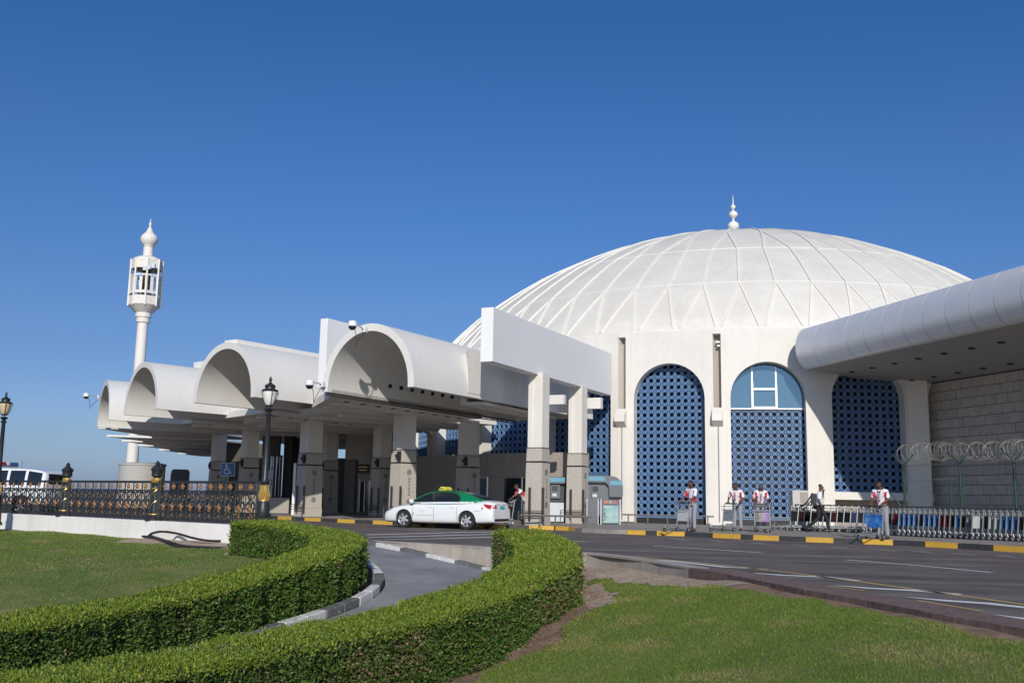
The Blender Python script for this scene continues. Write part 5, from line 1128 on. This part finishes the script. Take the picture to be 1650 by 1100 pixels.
for sy in(1,-1):
    up=lerp((1.0,0,1.03),(.80,0,1.15),3)+lerp((.45,0,1.30),(.12,0,1.378),3)+lerp((0,0,1.385),(-.5,0,1.38),3)+lerp((-.75,0,1.33),(-1.0,0,1.15),3);wrap(gh,(up,[(x,0,.975) for x,_,_ in up]),MBLK,'window_pillar',tx,(0,-sy,0),.003)
    up=curve([(1.06,.995),(.80,1.15),(.45,1.30),(.12,1.375)]);lo=[(x,0,float(np.interp(x,[.12,1.06],[.965,.975]))) for x,_,_ in up]
    wrap(gh,(up,lo),MCGL,'side_window',tx,(0,-sy,0))
    up=curve([(.04,1.385),(-.35,1.395),(-.70,1.36),(-.92,1.27),(-1.02,1.15)]);lo=[(float(np.interp(i,[0,len(up)-1],[.04,-1.0])),0,.972+.03*i/len(up)) for i in range(len(up))]
    wrap(gh,(up,lo),MCGL,'side_window',tx,(0,-sy,0))
    up=curve([(1.12,.985),(.80,1.175),(.44,1.335),(.05,1.412),(-.4,1.425),(-.78,1.385),(-1.0,1.27),(-1.10,1.15)]);lo=[(x,0,z-.016) for x,_,z in up]
    wrap(gh,(up,lo),MBLK,'window_seal',tx,(0,-sy,0),.008,1)
    wrap(gh,(lerp((1.16,0,.985),(-1.80,0,1.05),14),lerp((1.2,0,.90),(-1.80,0,.99),14)),MCW,'waist_trim',tx,(0,-sy,0),.012,1)
    for x_ in(1.02,.07,-.93):
        zt_c=float(np.interp(x_,[-1,1],[.94,.92]));wrap(body,(lerp((x_+.006,0,.90),(x_+.0,0,.30),8),lerp((x_-.006,0,.90),(x_-.012,0,.30),8)),MBLK,'door_gap',tx,(0,-sy,0),.003,1)
    for x_ in(.22,-.70): wrap(body,(lerp((x_+.1,0,.835),(x_-.1,0,.84),4),lerp((x_+.1,0,.80),(x_-.1,0,.805),4)),MCW,'door_handle',tx,(0,-sy,0),.03,1)
    q=MB();q.lathe([(.02,-.09),(.085,-.06),(.10,0),(.085,.06),(.02,.09)],10,(1.02,sy*.98,1.02),axis='x');q.bar((1.02,sy*.84,.985),(1.02,sy*.94,1.0),.07,.05);q.build('door_mirror',MCW,tx,smooth=True)
    wrap(body,([(-2.02,0,.97),(-2.12,0,.955),(-2.24,0,.94),(-2.33,0,.93)],[(-2.04,0,.93),(-2.14,0,.84),(-2.26,0,.78),(-2.34,0,.76)]),MTL,'tail_light',tx,(0,-sy,0),.008,4)
    wrap(body,([(2.28,0,.66),(2.15,0,.70),(1.95,0,.745)],[(2.34,0,.55),(2.22,0,.59),(2.0,0,.69)]),MHL,'headlight',tx,(0,-sy,0),.008,3)
ys=[.60,.35,.15,0,-.15,-.35,-.60]
wrap(gh,([(0,y,1.05+.0) for y in ys],[(0,y*.85,1.385) for y in ys]),MCGL,'windscreen',tx,(-1,0,0),.008,8)
wrap(gh,([(0,y,1.09) for y in ys],[(0,y*.88,1.38) for y in ys]),MCGL,'rear_window',tx,(1,0,0),.008,8)
wrap(body,([(0,y,.935) for y in(.78,.7,.6,.5)],[(0,y,.80) for y in(.72,.66,.56,.47)]),MTL,'tail_light',tx,(1,0,0),.008,3)
wrap(body,([(0,y,.935) for y in(-.5,-.6,-.7,-.78)],[(0,y,.80) for y in(-.47,-.56,-.66,-.72)]),MTL,'tail_light',tx,(1,0,0),.008,3)
wrap(body,([(0,y,.965) for y in(.5,.2,-.2,-.5)],[(0,y,.94) for y in(.5,.2,-.2,-.5)]),MCHR,'boot_trim',tx,(1,0,0),.014,1)
wrap(body,([(0,y,.90) for y in(.2,0,-.2)],[(0,y,.77) for y in(.2,0,-.2)]),MPLT,'number_plate',tx,(1,0,0),.014,1)
wrap(body,([(0,y,.42) for y in(.62,.3,-.3,-.62)],[(0,y,.32) for y in(.62,.3,-.3,-.62)]),MBLK,'rear_diffuser',tx,(1,0,0),.006,1)
q=MB();q.lathe([(.055,-.06),(.055,.12)],10,(-2.38,-.55,.27),axis='x');q.build('exhaust',MCHR,tx)
q=MB();q.add([(.24,-.30,1.47),(.24,.30,1.47),(-.10,.30,1.475),(-.10,-.30,1.475),(.16,-.27,1.60),(.16,.27,1.60),(-.02,.27,1.60),(-.02,-.27,1.60)],[(3,2,1,0),(4,5,6,7),(0,1,5,4),(1,2,6,5),(2,3,7,6),(3,0,4,7)]);bevel(q.build('roof_sign',MTXY,tx),.02)
for i in range(4): MB().box((.075,.302-.0,1.535),(.0,.0,.0)) 
q=MB()
for i,(a,b) in enumerate(((.15,.19),(.08,.12),(.01,.05))): q.box(((a+b)/2-.02,.292,1.535),(b-a,.012,.055))
q.build('sign_lettering',MBLK,tx)
# door decals (small grey emblem and unreadable line of print)
q=MB()
dl=[]
for i in range(8):
    a=i*math.pi/4;dl.append((.60+.085*math.cos(a),.66+.06*math.sin(a),.032,.018))
x_=.93
for w_ in(.04,.03,.05,.02,.04,.03,.03,.06,.04,.03,.04,.05,.03): dl.append((x_-w_/2-.12,.50,w_*.8,.035));x_-=w_+.022
bv=BVHTree.FromPolygons([v.co[:] for v in body.data.vertices],[tuple(p.vertices) for p in body.data.polygons])
def decal(lst,m,nm,side_=1):
    q=MB()
    for x,z,w_,h_ in lst:
        P=[]
        for dx,dz in((-1,-1),(1,-1),(1,1),(-1,1)):
            h=bv.ray_cast(Vector((x+dx*w_/2,3*side_,z+dz*h_/2)),Vector((0,-side_,0)));P.append(np.array(h[0])+[0,.006*side_,0])
        q.add(P,[(0,1,2,3)])
    q.build(nm,m,tx,fix=False)
decal(dl,MPLG,'door_decal',1);decal([(.985,.53,.02,.10),(.965,.58,.03,.03)],MBLK,'door_decal',1)
decal([(-2.0,.80,.05,.10)],MTL,'side_decal',1);decal([(-1.93+.04*i,.70,.028,.02) for i in range(7)],MPLG,'side_decal',1)
for wx,y_ in((1.42,.79),(1.42,-.79),(-1.36,.79),(-1.36,-.79)): wheel(tx,wx,y_,.335,1 if y_>0 else -1)
q=MB()
for x_,y_ in((-.15,.36),(-.15,-.36),(-.95,.4),(-.95,-.4)): q.lathe([(.05,-.1),(.13,-.05),(.13,.10),(.05,.14)],8,(x_,y_,1.16))
q.build('head_rest',mat('grey_seat_fabric',(.35,.35,.36),.8),tx)
heading=math.radians(90+64.5);tx.location=(-2.45,39.7,0);tx.rotation_euler=(0,0,heading)
# police car (white and blue four-wheel drive), only its upper half shows over the fence
MPB=mat('blue_police_paint',(.03,.07,.22),.3,coat=.6);pv=empty('police_car',(0,0,0),'white and blue police car with red and blue light bar behind the fence','car')
TB=[(-2.40,.85,.45,.98,1.08,1.10),(-2.3,.93,.42,1.05,1.12,1.14),(-1,.95,.40,1.06,1.13,1.15),(.5,.95,.40,1.06,1.13,1.16),(1.2,.94,.40,1.04,1.10,1.16),(2.1,.92,.42,.98,1.04,1.09),(2.35,.88,.45,.85,.92,.96),(2.45,.75,.5,.75,.8,.84)]
ST=[(x,[(0,zb),(hw*.85,zb),(hw*.97,zb+.08),(hw,(zb+zs)/2),(hw*.98,zs-.04),(hw*.93,zs+.03),(hw*.5,zc-.005),(0,zc)]) for x,hw,zb,zs,zt,zc in TB]
cm=MB()
for wx in(1.45,-1.4):
    for sy in(-1,1): cm.lathe([(.44,sy*.62),(.44,sy*1.2)] if sy>0 else [(.44,-1.2),(.44,-.62)],28,(wx,0,.40),axis='y')
cut=cm.build('cutter',MBLK);pb_=carloft(ST,[MCW],'body',pv,cut);bpy.data.objects.remove(cut)
GH=[(-2.34,.86,1.08,.78,1.60,1.62),(-2.2,.88,1.1,.76,1.78,1.80),(-1.4,.89,1.12,.76,1.86,1.89),(0,.89,1.12,.76,1.87,1.90),(.55,.88,1.12,.75,1.82,1.85),(.95,.87,1.12,.76,1.55,1.58),(1.32,.85,1.10,.80,1.22,1.24)]
ST=[(x,[(0,z0-.1),(w0*.9,z0-.1),(w0,z0-.02),(w0*.985,z0+.04),((w0+w1)/2+.02,(z0+z1)/2),(w1+.02,z1-.04),(w1-.04,z1),(w1*.5,zc-.005),(0,zc)]) for x,w0,z0,w1,z1,zc in GH]
pg=carloft(ST,[MCW],'cabin',pv)
for sy in(1,-1):
    for a_,b_ in(((1.08,1.35),(.62,1.74)),((.20,1.77),(-.62,1.77)),((-.74,1.77),(-1.42,1.77)),((-1.54,1.76),(-2.16,1.68))):
        if a_[0]>1: up=lerp((a_[0]-.02,0,1.30),(b_[0]-.08,0,1.70),4)+lerp((.5,0,1.77),(.30,0,1.78),3);
        else: up=lerp((a_[0],0,a_[1]),(b_[0],0,b_[1]),5)
        lo_=[(float(np.interp(i,[0,len(up)-1],[up[0][0],up[-1][0]])),0,1.20) for i in range(len(up))]
        wrap(pg,(up,lo_),MCGL,'side_window',pv,(0,-sy,0))
    wrap(pg,(lerp((1.0,0,1.52),(.2,0,1.82),5),lerp((1.0,0,1.45),(.2,0,1.80),5)),MPB,'blue_panel',pv,(0,-sy,0),.008,2)
    wrap(pg,(lerp((1.05,0,1.50),(.0,0,1.78),6),lerp((1.2,0,1.12),(.0,0,1.12),6)),MPB,'blue_panel',pv,(0,-sy,0),.004,5)
    wrap(pb_,(lerp((1.9,0,.98),(-.6,0,.98),8),lerp((1.9,0,.62),(-.2,0,.62),8)),MPB,'blue_panel',pv,(0,-sy,0),.006,4)
    MB().lathe([(.02,-.1),(.10,-.06),(.11,.06),(.02,.1)],10,(1.0,sy*1.02,1.28),axis='x').build('door_mirror',MBLK,pv)
ys=[.66,.35,0,-.35,-.66]
wrap(pg,([(0,y,1.26) for y in ys],[(0,y*.92,1.76) for y in ys]),MCGL,'windscreen',pv,(-1,0,0),.01,6);wrap(pg,([(0,y,1.26) for y in ys],[(0,y*.92,1.66) for y in ys]),MCGL,'rear_window',pv,(1,0,0),.01,6)
lb=MB().box((.15,0,1.955),(.30,1.1,.05)).build('light_bar',MALU,pv)
for y0,y1,m_,nm in((.56,.14,mat('red_beacon',(.55,.02,.03),.3),'red_beacon'),(.135,-.06,MWF,'white_beacon'),(-.065,-.56,mat('blue_beacon',(.04,.13,.35),.3),'blue_beacon')): bevel(MB().box((.15,(y0+y1)/2,2.045),(.30,y0-y1,.13)).build(nm,m_,pv),.02)
q=MB();q.tube([(-.4,-.2,1.9),(-.45,-.2,2.18)],.008,5);q.build('aerial',MBLK,pv)
for wx,y_ in((1.45,.80),(1.45,-.80),(-1.4,.80),(-1.4,-.80)): wheel(pv,wx,y_,.38,1 if y_>0 else -1,.24)
P=at_d(58,760,40.5);zr=P[2];pv.location=(P[0]-1.1,40.5,at_d(60,752,40.)[2]-1.93);pv.location[2]=max(-.02,pv.location[2]);pv.rotation_euler=(0,0,math.radians(168))

# ================================================================ LUGGAGE TROLLEYS
MBAR=mat('dark_handle_rubber',(.03,.035,.04),.6);MTB=mat('blue_advert_panel',(.015,.07,.28),.4,col2=(.05,.22,.55),vs=7);MTR=mat('maroon_advert_panel',(.22,.02,.03),.4,col2=(.03,.01,.01),vs=6)
MTP=mat('purple_advert_panel',(.13,.01,.22),.4);MTG=mat('grey_advert_panel',(.45,.47,.46),.5,var=.1,vs=10);MTK=mat('black_advert_panel',(.02,.02,.022),.4)
MSTEEL=mat('galvanised_steel_tube',(.33,.34,.35),.5,metal=.5,var=.08,vs=9)
def trolley(panel,label,group=None,extra=None):
    """x forward, handle at the back (x=-.42)"""
    t=empty('luggage_trolley',(0,0,0),label,'trolley',group)
    q=MB()
    for sy in(-1,1):
        q.tube([(-.45,sy*.27,.10),(-.42,sy*.27,.22),(.30,sy*.16,.15),(.52,sy*.10,.13)],.018,6)
        q.tube([(.52,sy*.10,.13),(.56,sy*.05,.20)],.016,6)
    for x_,w_ in((-.40,.27),(-.15,.225),(.10,.19),(.34,.15)): q.tube([(x_,-w_,.20 if x_<0 else .17),(x_,w_,.20 if x_<0 else .17)],.013,5)
    q.build('platform',MSTEEL,t,smooth=True)
    for sy in(-1,1): 
        q=MB();q.tube([(-.36,sy*.27,.16),(-.46,sy*.27,.95),(-.52,sy*.27,1.0)],.021,8);q.build('upright',MSTEEL,t,smooth=True)
    q=MB();q.tube([(-.53,-.30,1.0),(-.53,.30,1.0)],.026,8);q.build('handle',MBAR,t,smooth=True)
    q=MB()
    for z_ in(.90,.78): q.tube([(-.455,-.27,z_),(-.455,.27,z_)],.012,5)
    q.tube([(-.45,-.26,.90),(-.28,-.25,.90),(-.28,.25,.90),(-.45,.26,.90)],.012,5);q.tube([(-.43,-.26,.76),(-.30,-.25,.76),(-.30,.25,.76),(-.43,.26,.76)],.010,5)
    for j in range(5): q.tube([(-.28,-.24+.12*j,.90),(-.30,-.24+.12*j,.76)],.006,4)
    q.build('basket',MSTEEL,t)
    q=MB();q.add([(-.435,-.245,.74),(-.435,.245,.74),(-.395,.245,.36),(-.395,-.245,.36),(-.415,-.245,.745),(-.415,.245,.745),(-.375,.245,.365),(-.375,-.245,.365)],[(0,1,2,3),(7,6,5,4),(0,4,5,1),(1,5,6,2),(2,6,7,3),(3,7,4,0)]);pn=q.build('advert_panel',panel,t)
    if extra:
        q=MB()
        for i in range(extra[1]): z_=.68-i*.055;q.box((-.409+(.74-z_)*.105,random.uniform(-.02,.05),z_),(.006,random.uniform(.2,.34),.018))
        ob=q.build('panel_lettering',extra[0],pn);ob['kind']='stuff'
    for x_,y_ in((-.40,.27),(-.40,-.27),(.46,.0)):
        MB().lathe([(.02,-.018),(.075,-.02),(.075,.02),(.02,.018)],12,(x_,y_,.075),axis='y').build('wheel',MRUB,t)
        MB().lathe([(.045,-.022),(.05,-.022),(.05,.022),(.045,.022)],10,(x_,y_,.075),axis='y').build('wheel_disc',MALU,t)
    return t
PZ=.15
protos={}
def put(t,x,y,deg,z=PZ): t.location=(x,y,z);t.rotation_euler=(0,0,math.radians(deg));return t
# long nested row on the right
a=at_z(1432,862.5,PZ);b=at_z(1652,872.8,PZ);D_=b-a;Lr_=np.linalg.norm(D_);dgr=math.degrees(math.atan2(D_[1],D_[0]))
side_=np.array([-D_[1],D_[0],0])/Lr_
ORD='first second third fourth fifth sixth seventh eighth ninth tenth eleventh twelfth thirteenth fourteenth fifteenth sixteenth seventeenth eighteenth nineteenth twentieth'.split();ORD+=['twenty-'+o for o in ORD[:9]]
nT=27;first={}
colsT='BBBBKBBBRRKBKWRRKWWBBBKRRKB'
pm={'B':MTB,'K':MTK,'R':MTR,'W':MTG};nmc={'B':'blue','K':'black','R':'dark red','W':'grey'}
for i in range(nT):
    t_=i*.195;P=a+D_/Lr_*t_+side_*.30;c=colsT[i]
    lab='%s panelled luggage trolley, %s from the left end of the long kerb row'%(nmc[c],ORD[i])
    if i==0: lab='leftmost blue panelled luggage trolley of the long row under the razor wire fence'
    if c not in first or i==0:
        t=trolley(pm[c],lab,'trolleys nested in the long row'); 
        if c not in first: first[c]=t
    else: t=copy_tree(first[c]);t['label']=lab
    put(t,P[0],P[1],dgr+180)
    if i==0: pass
t=copy_tree(first['W']);t['label']='light topped luggage trolley standing slightly forward in the middle of the long row'
P=a+D_/Lr_*2.95+side_*.05;put(t,P[0],P[1],dgr+176)
# second row behind, and the left cluster
a2=at_z(1402,858.5,PZ);b2=at_z(1280,855,PZ);D2=b2-a2;L2=np.linalg.norm(D2);dg2=math.degrees(math.atan2(D2[1],D2[0]));n2=np.array([D2[1],-D2[0],0])/L2
if n2[1]<0:n2=-n2
for i in range(14):
    P=a2+D2/L2*(i*.245)+n2*.45;c='KRKKBKKRKKKKRK'[i];t=copy_tree(first[c]);t['group']='trolleys parked behind the walking man'
    t['label']='%s panelled luggage trolley, %s from the right in the left cluster'%(nmc[c],ORD[i])
    if i==13: t['label']='leftmost luggage trolley of the cluster beside the pale cabinet'
    put(t,P[0],P[1],dg2+32+random.uniform(-8,8))
a3=a+side_*1.0
for i in range(8):
    P=a3+D_/Lr_*(i*.30-2.0);c='BKBKRKBKRKKBKRKB'[i];t=copy_tree(first[c]);t['group']='trolleys in the back row';t['label']='%s panelled luggage trolley, %s from the left in the short back row'%(nmc[c],ORD[i]);put(t,P[0],P[1],dgr+180+random.uniform(-3,3))
# ================================================================ PEOPLE
def skin(name,J,E,m,par,lv=2,root=0):
    me=bpy.data.meshes.new(name);me.from_pydata([tuple(j[:3]) for j in J],E,[]);o=bpy.data.objects.new(name,me);sc.collection.objects.link(o)
    md=o.modifiers.new('k','SKIN');md.use_smooth_shade=True
    for i,j in enumerate(J):
        sv=me.skin_vertices[0].data[i];sv.radius=(j[3],j[4] if len(j)>4 else j[3]);sv.use_root=(i==root)
    s2=o.modifiers.new('s','SUBSURF');s2.levels=s2.render_levels=lv
    dg=bpy.context.evaluated_depsgraph_get();m2=bpy.data.meshes.new_from_object(o.evaluated_get(dg));o.modifiers.clear();o.data=m2;m2.materials.clear();m2.materials.append(m);m2.polygons.foreach_set('use_smooth',[True]*len(m2.polygons));o.parent=par;return o
MSH2=mat('white_and_red_uniform_cloth',(.74,.73,.76),.8)
def shirtmat():
    n=MSH2.node_tree;b=n.nodes['Principled BSDF'];a=n.nodes.new('ShaderNodeAttribute');a.attribute_name='redness';mx=n.nodes.new('ShaderNodeMix');mx.data_type='RGBA';mx.inputs[6].default_value=(.76,.76,.79,1);mx.inputs[7].default_value=(.56,.02,.03,1)
    n.links.new(a.outputs['Fac'],mx.inputs[0]);n.links.new(mx.outputs[2],b.inputs['Base Color'])
shirtmat()
def person(loc_,deg,label,arms,legs,torso=(0,0),head=(0,0),top='uniform',h=1.055,slim=1.08):
    """arms: {'L':(elbow,wrist),'R':...} local; legs {'L':(knee,ankle),...}; y forward"""
    e=empty('person',(0,0,0),label,'person');lean,tw=torso;k=h
    V3=lambda *a:np.array(a,float)*k
    pel=V3(0,0,.95);ch=V3(0,lean*.28,1.24-.03*abs(lean));sh=V3(0,lean*.45,1.40-.07*abs(lean));nk=V3(0,lean*.52+.01,1.475-.09*abs(lean));hd=nk+V3(head[0]*.05,.02+head[1]*.06,.10-.03*head[1]);tp=hd+V3(head[0]*.03,.0+head[1]*.04,.10-.02*head[1])
    J=[];E=[]
    def add(p,r,par=None,r2=None):
        J.append((*p,r*k,(r2 or r)*k));i=len(J)-1
        if par is not None:E.append((par,i))
        return i
    i0=add(pel,.125*slim,None,.095);i1=add((pel+ch)/2,.115*slim,i0,.085);i2=add(ch,.135*slim,i1,.095);i3=add(sh,.11,i2,.075);i4=add(nk,.052,i3);i5=add(hd-V3(0,.0,.03),.068,i4,.078);i6=add(hd+V3(0,0,.05),.078,i5,.09);i7=add(tp,.045,i6,.055)
    nose=hd+V3(0,.095,.015);i8=add(nose,.016,i5)
    for sx in(-1,1): add(hd+V3(sx*.085,-.005,.02),.018,i6)
    shj={};
    for s_,sx in(('L',-1),('R',1)):
        S=sh+V3(sx*.175,0,-.02);el,wr=[np.array(a,float)*k for a in arms[s_]]
        a_=add(S,.058,i3);b_=add(el,.042,a_);c_=add(wr,.027,b_,.024);d=(wr-el);d/=np.linalg.norm(d)
        pm_=add(wr+d*.055*k,.033,c_,.016);side=np.cross(d,[0,0,1.]);side=side/np.linalg.norm(side) if np.linalg.norm(side)>.1 else np.array([1.,0,0]);crl=np.cross(side,d)
        for f in range(4):
            b0=wr+d*.09*k+side*(f-1.5)*.020*k;ln=(.05,.058,.055,.043)[f]*k;p1=add(b0,.0095,pm_);p2=add(b0+d*ln*.6-crl*ln*.45,.0085,p1);add(b0+d*ln*.7-crl*ln*1.0,.0075,p2)
        tb=add(wr+d*.04*k+side*.036*k*(-sx),.011,c_);add(wr+d*.075*k+side*.05*k*(-sx)-crl*.02*k,.009,tb);shj[s_]=(S,el,wr)
    lj={}
    for s_,sx in(('L',-1),('R',1)):
        H=pel+V3(sx*.095,0,-.06);kn,an=[np.array(a,float)*k for a in legs[s_]];toe=legs.get('t'+s_,(0,.15));a_=add(H,.082,i0);b_=add(kn,.058,a_);c_=add(an,.038,b_);td=np.array([toe[0],toe[1],0])*k
        add(an+td+V3(0,0,-.045),.032,c_);lj[s_]=(H,kn,an,td)
    skin('body',J,E,MSKIN,e)
    # shirt
    J=[];E=[];g=.020;i0=add(pel+V3(0,0,-.08),.135*slim+g,None,.105+g);i1=add((pel+ch)/2,.118*slim+g,i0,.092+g);i2=add(ch,.14*slim+g,i1,.10+g);i3=add(sh,.125,i2,.085);add(nk-V3(0,0,.035),.066,i3)
    for s_ in 'LR':
        S,el,wr=shj[s_];a_=add(S,.074,i3);add(S+(el-S)*.55,.068,a_);b_=add(S+(el-S)*.93,.066,len(J)-1)
    so=skin('shirt',J,E,MSH2 if top=='uniform' else MSHIRT,e)
    if top=='uniform':
        me=so.data;at=me.attributes.new('redness','FLOAT','POINT')
        for i,v_ in enumerate(me.vertices):
            p=v_.co/k;ax=abs(p.x);rel=(p.z-.95)
            r_=1. if (.095<ax-.13*max(0,rel-.05)<.175 and .03<rel<.40 and p.y>-.07+lean*.3) else 0.
            S,el,_=shj['R' if p.x>0 else 'L'];dd=np.array(v_.co)-S
            if ax>.2 and (np.dot(dd,el-S)/np.dot(el-S,el-S))>.60 : r_=max(r_,.8 if (p.x>0 and abs(float(np.dot(dd,[0,1,0])))<.03) else .0)
            at.data[i].value=r_
    # trousers
    J=[];E=[];i0=add(pel+V3(0,0,.02),.125*slim+.008,None,.10)
    for s_ in 'LR':
        H,kn,an,td=lj[s_];a_=add(H,.096,i0);b_=add(kn,.073,a_);c_=add(kn*.45+an*.55,.066,b_);add(an+V3(0,0,.0),.064,c_)
    skin('trousers',J,E,MGTR if top=='uniform' else MBTR,e)
    for s_ in 'LR':
        H,kn,an,td=lj[s_];J=[];E=[];z_=an+V3(0,0,-.045);u=td/np.linalg.norm(td);a_=add(z_-u*.05*k,.040,None,.036);b_=add(z_+u*.06*k,.042,a_,.034);add(z_+u*.19*k,.036,b_,.024);skin('shoe',J,E,MBLK,e,1)
    # hair, eyes, badge ribbon
    J=[];E=[];hc=hd+V3(0,-.018,.058);a_=add(hc+V3(0,-.045,-.035),.07,None,.068);b_=add(hc+V3(0,-.01,.030),.092,a_,.088);add(hc+V3(0,.062,.040),.062,b_,.036);skin('hair',J,E,MHAIR,e,2)
    q=MB()
    for sx in(-1,1): q.lathe([(.001,-.009),(.009,-.004),(.009,.004),(.001,.009)],6,tuple(hd+V3(sx*.032,.086,.035)),axis='y')
    q.build('eyes',MBLK,e)
    q=MB();q.box(tuple(hd+V3(0,.088,-.028)),(.05,.012,.012));q.build('moustache',MHAIR,e)
    if top=='uniform':
        q=MB();fy=.0
        for sx in(-1,1): q.tube([nk+V3(sx*.05,.04,-.02),(ch+sh)/2+V3(sx*.03,.145,.02),ch+V3(0,.165,-.08)],.008,4)
        q.box(tuple(ch+V3(0,.168,-.14)),(.05,.01,.08));q.build('lanyard',MLAN,e)
    else:
        q=MB();A_=[nk+V3(0,.065,-.035),sh+V3(0,.12,-.05),ch+V3(0,.165,-.02),(pel+ch)/2+V3(0,.150,-.04),pel+V3(0,.14,.04)]
        q.strip([p+V3(-.022-.004*i,0,0) for i,p in enumerate(A_)],[p+V3(.022+.004*i,0,0) for i,p in enumerate(A_)]);q.strip([p+V3(-.022-.004*i,-.01,0) for i,p in enumerate(A_)],[p+V3(.022+.004*i,-.01,0) for i,p in enumerate(A_)]);q.build('tie',MTIE,e)
    e.location=tuple(map(float,loc_));e.rotation_euler=(0,0,math.radians(deg));return e
stand={'L':((-.10,.02,.50),(-.11,-.02,.09)),'R':((.10,.03,.50),(.12,.0,.09))}
push={'L':((-.23,.16,1.13),(-.17,.40,1.03)),'R':((.23,.16,1.13),(.17,.40,1.03))}
def handle_at(P,deg,dist,tdeg=None):
    pass
def tro_for(P,deg,t,off_=.50,dx=0.):
    """place trolley in front of person P whose facing (local +y) is rotated by deg"""
    a=math.radians(deg);f=np.array([-math.sin(a),math.cos(a)]);r_=np.array([math.cos(a),math.sin(a)]);c=np.array(P[:2])+f*(off_+.46)+r_*dx;put(t,c[0],c[1],deg+90)
# 1: man at the left, hands on a pale trolley turned to the left
P=at_z(1117,856,PZ);person(P,125,'man in white and red uniform standing behind a pale panelled trolley, leftmost of the porters',push,{'L':((-.10,.05,.50),(-.12,.06,.09)),'R':((.10,.02,.50),(.13,-.10,.09))},torso=(.12,0),head=(0,.2))
t=trolley(MTG,'luggage trolley with pale grey panel held by the man before the nearest arch');tro_for(P,125,t,.44)
# 2
P=at_z(1189,855.5,PZ);person(P,150,'man in white and red uniform leaning on a trolley before the white pilaster',{'L':((-.27,.10,1.13),(-.22,.36,1.02)),'R':((.27,.10,1.13),(.22,.36,1.02))},stand,torso=(.3,0),head=(0,.5))
t=trolley(MALU,'luggage trolley without panel print in front of the leaning man, left of the purple one');tro_for(P,122,t,.40)
# 3
P=at_z(1226,856.5,PZ);person(P,172,'man in white and red uniform looking down over a purple and black trolley',{'L':((-.24,.16,1.10),(-.22,.33,.98)),'R':((.24,.16,1.10),(.22,.33,.98))},stand,torso=(.45,0),head=(0,1.1))
t=trolley(MTK,'luggage trolley with purple and black panel pushed by the man looking down',extra=(MTG,6));tro_for(P,174,t,.36)
q=MB();a_=math.radians(264);q.add([(-.408,.245,.735),(-.408,.02,.735),(-.366,.02,.37),(-.366,.245,.37)],[(0,1,2,3)]);pp_=q.build('purple_patch',MTP,None);pp_.parent=t
# 4 walking man in black trousers
P=at_z(1321,857.5,PZ);person(P,-112,'man in white shirt, dark tie and black trousers walking with a hand at his mouth',{'L':((-.20,.10,1.16),(-.05,.16,1.42)),'R':((.24,.02,1.13),(.22,.12,.90))},{'L':((-.09,.24,.54),(-.10,.30,.10)),'R':((.09,-.02,.50),(.10,-.42,.17)),'tR':(0,.13)},torso=(.10,0),head=(0,.1),top='plain',h=1.045,slim=1.3)
# 5
P=at_z(1424,868.5,PZ);person(P,140,'man in white and red uniform at the kerb behind a blue trolley',push,{'L':((-.10,.03,.50),(-.12,.0,.09)),'R':((.10,.06,.50),(.13,.10,.09))},torso=(.30,0),head=(0,.9),h=1.07)
t=trolley(MTB,'luggage trolley with bright blue advert panel pushed by the man at the kerb');tro_for(P,128,t,.40)
# 6 man bending over a trolley behind the taxi
P=at_z(846,845,PZ);P=np.array([P[0],P[1],PZ]);P=at_d(848,845,41.2);P[2]=PZ
person(P,112,'man in white and red uniform bending over a trolley behind the taxi',{'L':((-.20,.46,1.22),(-.16,.66,1.08)),'R':((.20,.42,1.16),(.16,.62,1.02))},stand,torso=(.72,0),head=(0,1.0),h=1.02,slim=.95)
t=trolley(MTK,'luggage trolley with dark panel under the bending man behind the taxi');tro_for(P,100,t,.55)
